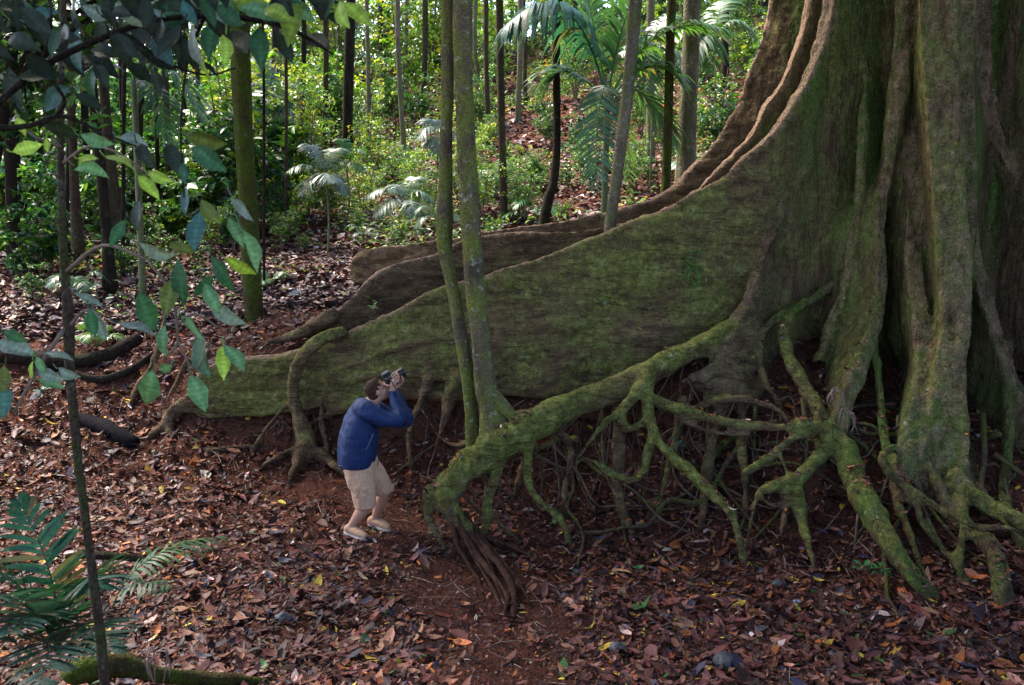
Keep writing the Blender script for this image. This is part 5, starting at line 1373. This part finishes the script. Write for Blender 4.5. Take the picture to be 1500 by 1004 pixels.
C_ = [(82, 141, 58, -32, BG, .1), (110, 72, 60, 92, BG, 0), (62, 23, 48, -20, BG, .2), (177, 75, 52, 60, BK, .1), (194, 204, 42, 10, GR, .1), (210, 226, 44, 55, BK, .1), (236, 69, 62, 60, BG, .4), (286, 66, 72, 76, GR, .6), (187, 20, 52, 40, GR, .7),
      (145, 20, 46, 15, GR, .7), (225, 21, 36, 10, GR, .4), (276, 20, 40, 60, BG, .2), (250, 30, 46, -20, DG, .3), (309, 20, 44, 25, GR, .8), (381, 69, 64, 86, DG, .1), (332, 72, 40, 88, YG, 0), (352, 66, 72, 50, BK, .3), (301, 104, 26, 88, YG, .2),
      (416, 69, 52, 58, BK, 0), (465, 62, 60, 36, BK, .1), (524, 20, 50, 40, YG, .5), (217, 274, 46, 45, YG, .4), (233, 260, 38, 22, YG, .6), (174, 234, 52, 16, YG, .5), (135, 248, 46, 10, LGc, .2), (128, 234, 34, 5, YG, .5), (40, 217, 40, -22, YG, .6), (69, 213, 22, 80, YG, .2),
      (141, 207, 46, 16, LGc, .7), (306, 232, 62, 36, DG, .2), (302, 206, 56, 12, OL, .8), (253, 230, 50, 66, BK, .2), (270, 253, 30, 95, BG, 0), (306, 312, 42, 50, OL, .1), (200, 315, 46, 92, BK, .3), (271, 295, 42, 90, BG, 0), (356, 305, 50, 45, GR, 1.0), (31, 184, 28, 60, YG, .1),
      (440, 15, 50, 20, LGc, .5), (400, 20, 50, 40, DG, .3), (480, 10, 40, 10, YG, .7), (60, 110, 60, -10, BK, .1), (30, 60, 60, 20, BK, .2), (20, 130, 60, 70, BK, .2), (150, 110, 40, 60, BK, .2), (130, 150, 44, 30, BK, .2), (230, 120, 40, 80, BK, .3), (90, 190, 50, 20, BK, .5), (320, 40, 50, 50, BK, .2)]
def leafset(rows, Y0, Y1):
    mb = MB()
    for px, py, L, a, c, th in rows:
        Y = rng.uniform(Y0, Y1); big_leaf(mb, P(px, py, Y), pxr(L, Y), a, np.array(c) * math.exp(rng.normal(0, .12)), th)
    return mb
def twigs(rows, par, nm, mat):
    for r_ in rows:
        v, f = tube(PP(r_), [pxr(q[3], q[2]) for q in r_], 7, 5, round_ends=False)
        part(nm, MB().add(v, f).data(nm, M[mat]), par)
bs = P(156, 1040, 3.1)
sap = empty('sapling', 'thin grey sapling with large drooping green leaves close to the camera at left', 'tree', (bs[0], bs[1], gz1(bs[0], bs[1])))
trk = PP([(160, 1080, 3.1), (150, 960, 3.15), (132, 810, 3.2), (116, 690, 3.2), (104, 560, 3.2), (100, 470, 3.2), (94, 380, 3.2), (90, 270, 3.2), (88, 150, 3.2), (92, 40, 3.2), (95, -80, 3.2)])
trk.insert(0, np.array([bs[0], bs[1], gz1(bs[0], bs[1]) - .1]))
v, f = tube(trk, [pxr(r, 3.2) for r in (11, 8.5, 7.5, 6.5, 6.5, 6.5, 7.5, 6, 5, 4.5, 4, 4)], 10, 6, jit=.12, seed=5)
part('trunk', MB().add(v, f).data('trunk', M['bark_brown']), sap)
twigs([[(100, 475, 3.2, 4), (75, 510, 3.15, 3), (45, 560, 3.1, 2.5), (20, 605, 3.1, 2)], [(100, 480, 3.2, 3), (125, 455, 3.15, 2), (150, 462, 3.1, 1.5)], [(95, 400, 3.2, 4), (150, 360, 3.1, 2.5), (215, 380, 3.0, 2)],
    [(215, 380, 3.0, 2), (250, 430, 2.95, 2), (260, 500, 2.95, 2), (238, 525, 2.95, 1.8)], [(256, 480, 2.95, 1.8), (285, 460, 2.95, 1.5), (320, 480, 2.95, 1.2)], [(260, 500, 2.95, 2), (285, 540, 2.95, 1.5), (310, 505, 2.95, 1.2)],
    [(92, 240, 3.2, 3), (130, 215, 3.1, 2), (175, 225, 3.0, 1.6), (215, 255, 3, 1.2)], [(90, 215, 3.2, 2.5), (60, 205, 3.1, 1.6), (35, 190, 3.1, 1.2)]], sap, 'twig', 'twig')
mbl = leafset(A_, 2.85, 3.05)
for px, py, L, a, c, th in B_: big_leaf(mbl, P(px, py, 3.1), pxr(L, 3.1), a, np.array(c), th)
part('foliage', mbl.data('foliage', M['gloss']), sap)
# branch hanging in from the upper left, its tree stands outside to the left
bt = np.array([-2.9, 2.6, 0]); bt[2] = gz1(bt[0], bt[1])
brt = empty('overhanging_tree', 'dark leafy branches hanging into the upper left corner', 'tree', bt)
v, f = tube([bt - [0, 0, .2], bt + [0.05, 0, 1.5], bt + [.1, .05, 3.2], bt + [.15, .1, 5.5]], [.09, .08, .07, .05], 12, 5, jit=.1); part('trunk', MB().add(v, f).data('trunk', M['bark_dark']), brt)
j0 = bt + np.array([.08, .03, 2.4])
twigs([[(-20, 165, 2.55, 5), (60, 100, 2.6, 5), (140, 60, 2.6, 4.5), (220, 32, 2.6, 4), (300, 24, 2.6, 4), (380, 30, 2.6, 4), (440, 50, 2.6, 3), (488, 80, 2.6, 1.6)], [(140, 60, 2.6, 3), (180, 48, 2.6, 2.5), (240, 90, 2.6, 2), (300, 110, 2.6, 1.6), (345, 100, 2.6, 1.2)],
            [(300, 24, 2.6, 2.4), (275, 90, 2.65, 2), (265, 190, 2.65, 1.6), (270, 290, 2.65, 1.2)], [(60, 100, 2.6, 3), (95, 150, 2.6, 2.4), (60, 185, 2.6, 1.6)], [(60, 100, 2.6, 2.5), (75, 40, 2.6, 2), (70, -20, 2.6, 2)], [(-40, 190, 2.55, 5), (40, 185, 2.6, 4), (90, 170, 2.6, 3), (150, 195, 2.6, 2), (200, 215, 2.6, 1.2)]], brt, 'twig', 'bark_dark')
v, f = tube([j0, P(-300, 200, 2.55), P(-120, 190, 2.55), P(-20, 165, 2.55)], [.05, .035, .016, pxr(5, 2.55)], 9, 5)
part('branch', MB().add(v, f).data('branch', M['bark_dark']), brt)
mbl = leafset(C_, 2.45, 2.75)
for k in range(64):
    px, py = rng.uniform(-40, 330), rng.uniform(-30, 150) * rng.uniform(.3, 1)
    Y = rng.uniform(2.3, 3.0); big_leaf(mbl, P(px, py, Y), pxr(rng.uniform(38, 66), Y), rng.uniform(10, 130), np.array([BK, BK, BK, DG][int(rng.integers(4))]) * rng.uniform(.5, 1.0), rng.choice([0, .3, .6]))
for k in range(22):
    px, py = rng.uniform(320, 510), rng.uniform(-25, 45)
    Y = rng.uniform(2.4, 2.8); big_leaf(mbl, P(px, py, Y), pxr(rng.uniform(40, 66), Y), rng.uniform(0, 120), np.array([LGc, DG, BK, YG, BK][int(rng.integers(5))]) * rng.uniform(.6, 1.0), rng.choice([0, .3, .7]))
part('foliage', mbl.data('foliage', M['gloss']), brt)

# a dark leafy tree behind the overhanging leaves
tb = P(40, 620, 9.3); tb[2] = gz1(tb[0], tb[1]); tb[0] -= .9
dk = empty('forest_tree', 'dark leafy tree whose foliage fills the upper left corner behind the hanging leaves', 'tree', tb)
tp = P(20, 60, 9.3)
v, f = tube([tb - [0, 0, .2], tb * .6 + tp * .4 + [-.15, 0, 0], tp, tp + [.1, 0, 2.5]], [.07, .06, .05, .03], 10, 5, jit=.12); part('trunk', MB().add(v, f).data('trunk', M['bark_dark']), dk)
mb = MB()
for (px, py, ra, nc) in ((30, 40, 1.0, 26), (130, 20, .9, 22), (230, -10, .8, 16), (40, 160, .7, 12), (330, -40, .8, 12), (-60, 100, 1.0, 16)):
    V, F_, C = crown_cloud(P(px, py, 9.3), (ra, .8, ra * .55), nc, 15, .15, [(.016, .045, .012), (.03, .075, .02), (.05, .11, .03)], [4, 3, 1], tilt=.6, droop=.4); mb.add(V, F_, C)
    if px > 0:
        q_ = P(px, py, 9.3); v, f = tube([tp * .9 + tb * .1, (tp + q_) / 2 + [0, 0, .1], q_], [.03, .02, .008], 7, 4); part('limb', MB().add(v, f).data('limb', M['bark_dark']), dk)
part('crown', mb.data('crown', M['leaf']), dk)
# unseen crowns added overhead to keep the near ground in shade
mb = MB()
V, F_, C = crown_cloud((-5.5, 4.5, 9.5), (5.5, 6.0, 1.6), 300, 22, .34, GREENS, [5, 5, 2, 0, 3, 0], tilt=.5); mb.add(V, F_, C)
part('crown', mb.data('crown', M['leaf']), brt)
part('upper_trunk', MB().add(*tube([bt + [.15, .1, 5.4], bt + [-.3, .0, 9.8]], [.05, .03], 8, 4)).data('upper_trunk', M['bark_dark']), brt)
mb = MB()
V, F_, C = crown_cloud((3.0, 4.0, 13.0), (13, 11, 2.6), 850, 26, .5, GREENS, [5, 5, 2, 0, 3, 0], tilt=.5); mb.add(V, F_, C)
part('crown', mb.data('crown', M['leaf']), fig)
mb = MB()
for k in range(7):
    a = k * .9 + .3; d = np.array([math.cos(a), math.sin(a), 0])
    mb = MB().add(*tube([axis(8.6), axis(10.5) + d * 1.0, axis(12.5) + d * 3.5, axis(15) + d * 7], [.7, .5, .32, .1], 12, 5)); part('limb', mb.data('limb', M['bark_brown']), fig)

# ------------------------------------------------------------------ logs, sticks, stones, seedlings
def log(name, label, cat, rows, mat, jit=.15):
    o = link(name, MB().add(*tube(PP(rows), [pxr(r[3], r[2]) for r in rows], 12, 6, jit=jit, seed=len(label))).data(name, M[mat])); return tag(o, label, cat)
def onground(px, py, r, lift=.3):
    # find distance where this pixel meets the ground
    lo = 2.0
    for Y in np.arange(3, 45, .03):
        p = P(px, py, Y)
        if p[2] < gz1(p[0], p[1]): lo = Y; break
    return lo
log('fallen_log', 'black charred log piece lying in the leaf litter left of the buttress tip', 'log', [(112, 612, onground(112, 617, 0), 9), (140, 622, onground(140, 627, 0), 12), (170, 636, onground(170, 641, 0), 13), (192, 648, onground(192, 653, 0), 12)], 'char')
log('fallen_log', 'long dark mossy log lying across the shaded bank at the left edge', 'log', [(-30, 516, 11.4, 12), (40, 524, 11.4, 12), (100, 530, 11.4, 11), (155, 522, 11.5, 11), (200, 497, 11.7, 9)], 'bark_dark')
log('fallen_branch', 'thin dark branch lying below the long mossy log on the left', 'branch', [(110, 548, 11.0, 5), (150, 556, 11.0, 6), (195, 540, 11.1, 6), (225, 518, 11.2, 4)], 'bark_dark')
log('fallen_log', 'mossy green log at the bottom edge of the picture left of centre', 'log', [(110, 985, 5.0, 20), (175, 975, 5.2, 18), (230, 988, 5.3, 13), (290, 994, 5.5, 11), (345, 996, 5.6, 9), (395, 1001, 5.7, 6)], 'bark_green')
log('fallen_branch', 'dark branch behind the bright frond at lower left', 'branch', [(100, 815, 7.0, 5), (150, 814, 7.05, 6), (200, 818, 7.1, 5), (235, 826, 7.1, 3)], 'bark_dark')
log('fallen_log', 'dark fallen trunk on the slope behind the thin trunks', 'log', [(700, 160, 29, 3), (740, 160, 29, 4), (780, 172, 29, 4), (800, 178, 29, 3)], 'bark_dark')
log('fallen_branch', 'grey branch lying on the litter beyond the buttress end', 'branch', [(455, 358, onground(455, 360, 0) - .1, 3), (480, 362, onground(480, 364, 0) - .1, 4), (505, 370, onground(505, 372, 0) - .1, 2.5)], 'bark_brown')
sticks = [('curved reddish twig at the bottom right of centre', [(942, 900), (970, 918), (1000, 945), (1012, 968)], 2.2), ('pale straight twig below the curved reddish twig', [(972, 945), (985, 975), (1002, 998)], 1.8), ('grey twig lying right of centre on the litter', [(1180, 922), (1205, 905), (1222, 880), (1220, 868)], 1.6),
          ('pale dry twig leaning over the litter below the big diagonal root', [(1215, 800), (1240, 835), (1252, 868)], 1.4), ('long thin stick below the forked mossy root', [(1120, 822), (1160, 828), (1200, 831)], 1.6), ('pale stick propped against the root foot on the right', [(1388, 845), (1415, 825), (1445, 812)], 2.4),
          ('thin twig at the lower edge beside the mossy log', [(480, 870), (486, 900), (483, 905)], 1.3), ('short twig in the bare soil', [(470, 830), (500, 838), (520, 842)], 1.0), ('thin twig near the bottom right corner', [(1090, 985), (1100, 950), (1110, 930)], 1.5), ('bent twig among the litter left of the man', [(350, 790), (365, 780), (380, 760)], 1.2), ('grey twig below the hanging roots in the middle', [(840, 780), (880, 778), (925, 772)], 1.5)]
for lab, pts, r in sticks:
    rows = []
    for a, b in pts:
        Y = onground(a, b, 0); rows.append((a, b, Y - .03, r))
    log('fallen_twig', lab, 'twig', rows, 'twig', .05)
def stone(label, px, py, r, mat='stone'):
    Y = onground(px, py + r * .5, 0); c = P(px, py, Y); s = pxr(r, Y)
    v, f = ellipsoid((0, 0, 0), (s, s * .9, s * .62), None, 18, 12)
    v = v * (1 + .22 * np.round(fbm(v / s * 1.3 + px, 5, 2)[:, None] * 3) / 3) + c
    tag(link('stone', MB().add(v, f).data('stone', M[mat], smooth=False)), label, 'stone')
stone('angular dark grey stone in the litter at the bottom right', 1062, 968, 20)
stone('small dark stone beside the curved reddish twig', 905, 950, 14)
stone('small rounded brown stone right of centre in the litter', 975, 905, 10)
stone('black lump half buried at the lower left of the bare soil', 415, 905, 13)
stone('dark stone below the diagonal root at right', 1225, 960, 12)
stone('small grey stone on the litter below the forked root', 1142, 856, 10)

def plantlet(label, px, py, Y, n, L, col, h=.12, group=None, name='seedling', cat='plant'):
    c = P(px, py, Y); e = empty(name, label, cat, c - np.array([0, 0, h]), group); mb = MB(); st = MB()
    for k in range(n):
        a = 2 * np.pi * k / n + rng.normal(0, .3); d = np.array([math.cos(a), math.sin(a), rng.uniform(-.1, .5)]); d /= np.linalg.norm(d)
        top = c + np.array([0, 0, rng.uniform(-h * .5, h * .3)]); pos = top + d * L * .7
        X = d; Yv = unit(np.cross([0, 0, 1.0], d)); Zv = np.cross(X, Yv)
        V, F_ = put_leaves(pos[None], np.array([L]), np.array([L * .45]), X[None], Yv[None], Zv[None], np.array([.3]), np.array([-.12]))
        mb.add(V, F_, np.array(col) * rng.uniform(.8, 1.3))
        v, f = tube([c - [0, 0, h], top, pos - d * L * .45], [.003, .0025, .0015], 5, 2, round_ends=False); st.add(v, f)
    part('leaves', mb.data('leaves', M['gloss']), e); part('stem', st.data('stem', M['stem']), e)
plantlet('blue green seedling growing from the dark bank under the roots', 992, 648, 8.75, 7, .085, (.05, .17, .11), .14)
plantlet('small green plant at the foot of the big diagonal root', 1268, 828, 7.25, 6, .11, (.05, .17, .05), .08)
plantlet('little fern like plant beside the diagonal root, right of the small green plant', 1290, 834, 7.2, 7, .09, (.04, .13, .04), .06)
plantlet('bright green seedling standing behind the crest of the long buttress', 546, 440, 10.7, 9, .075, (.16, .30, .05), .25)
plantlet('small plant with pale leaves on the left bank under the large leaves', 62, 572, 10.6, 6, .10, (.10, .20, .14), .15)
plantlet('tiny green plant on the flank of the far right root', 1486, 568, 8.62, 5, .06, (.05, .18, .06), .03)
# climber on the face of the long buttress
vb = P(1012, 470, 9.86)
vine = empty('climbing_vine', 'little leafy vine climbing the face of the long buttress', 'vine', vb)
def onfig(px, py, off=.02):
    o = Vector((0, 0, CAMZ)); d = Vector(P(px, py, 10)) - o; d.normalize()
    h = fig_bvh.ray_cast(o, d)
    return (np.array(h[0]) - np.array(d) * off) if h[0] is not None else P(px, py, 10)
v, f = tube([onfig(1014, y_) for y_ in (470, 440, 410, 385, 355)], .004, 5, 3); part('stem', MB().add(v, f).data('stem', M['stem']), vine)
mb = MB()
for k in range(60):
    y_ = 352 + 70 * rng.random(); x_ = 1014 + rng.choice([-1, 1]) * rng.uniform(2, 11) + (8 if y_ < 375 else 0) * rng.random()
    p = onfig(x_, y_, .035); X = unit(np.array([rng.normal(0, 1), -.4, rng.normal(-.5, .5)])); Nn = unit(np.array([rng.normal(0, .4), -1, .5])); Yv = unit(np.cross(Nn, X)); Nn = np.cross(X, Yv)
    V, F_ = put_leaves(p[None], np.array([.055]), np.array([.03]), X[None], Yv[None], Nn[None], np.array([.2]), np.array([-.1])); mb.add(V, F_, np.array((.07, .14, .03)) * rng.uniform(.7, 1.4))
part('leaves', mb.data('leaves', M['gloss']), vine)
# brown hanging aerial root over the rear buttress
def dead(label, px, py, Y, n, L):
    e = empty('dead_frond', label, 'frond', P(px, py, Y)); mb = MB(); c = P(px, py, Y)
    for k in range(n):
        a = rng.uniform(-1.2, 1.2); d = np.array([math.sin(a) * .6, -.25, 0]); l = L * rng.uniform(.6, 1.1)
        j = lambda: rng.normal(0, l * .07, 3)
        v, f = tube([c, c + d * l * .35 + [0, 0, l * .12] + j(), c + d * l * .6 - [0, 0, l * .3] + j(), c + d * l * .55 - [0, 0, l * .75] + j()], [.0025, .0055, .0045, .001], 4, 3, round_ends=False); mb.add(v, f)
    part('leaflets', mb.data('leaflets', simple('dry_frond', (.20, .13, .11), .7, .3, 30)), e)
dead('curled dry pinkish frond hanging at the fork of the star shaped root', 1222, 575, 8.75, 10, .24)
dead('second curled dry frond lower beside the star shaped root', 1240, 608, 8.62, 7, .26)
dead('pale dry frond hanging over the mossy log at the bottom', 228, 955, 5.1, 7, .34)
# ------------------------------------------------------------------ camera, sky, sun
cam = bpy.data.cameras.new('camera_view'); co = bpy.data.objects.new('camera_view', cam); COL.objects.link(co)
co.location = (0, 0, CAMZ); co.rotation_euler = (R(90) - PITCH, 0, 0)
cam.sensor_width = 36; cam.lens = 36 * FPX / 1500
cam.clip_end = 500; cam.clip_start = .05
cam.dof.use_dof = True; cam.dof.focus_distance = 9.0; cam.dof.aperture_fstop = 5.6
S.camera = co
w = bpy.data.worlds.new('World'); S.world = w; w.use_nodes = True
nt = w.node_tree
sky = nt.nodes.new('ShaderNodeTexSky'); sky.sky_type = 'NISHITA'; sky.sun_disc = False
SUN_EL, SUN_AZ = R(52), R(-50)          # azimuth from +Y towards +X
sky.sun_elevation = SUN_EL; sky.sun_rotation = SUN_AZ
sky.air_density = .7; sky.dust_density = 2.0; sky.ozone_density = .4
bg = nt.nodes['Background']; bg.inputs['Strength'].default_value = .15
nt.links.new(sky.outputs['Color'], bg.inputs['Color'])
sl = bpy.data.lights.new('sun', 'SUN'); so = bpy.data.objects.new('sun', sl); COL.objects.link(so)
sl.energy = 2.6; sl.angle = R(22); sl.color = (1, .93, .80)
d = Vector((math.sin(SUN_AZ) * math.cos(SUN_EL), math.cos(SUN_AZ) * math.cos(SUN_EL), math.sin(SUN_EL)))
so.rotation_euler = d.to_track_quat('Z', 'Y').to_euler()
so.location = (0, 0, 30)
S.view_settings.view_transform = 'Standard'; S.view_settings.look = 'None'
S.view_settings.exposure = 2.45; S.view_settings.gamma = 1
S.cycles.use_denoising = True
S.cycles.max_bounces = 8; S.cycles.diffuse_bounces = 3; S.cycles.glossy_bounces = 2; S.cycles.transmission_bounces = 4; S.cycles.transparent_max_bounces = 8
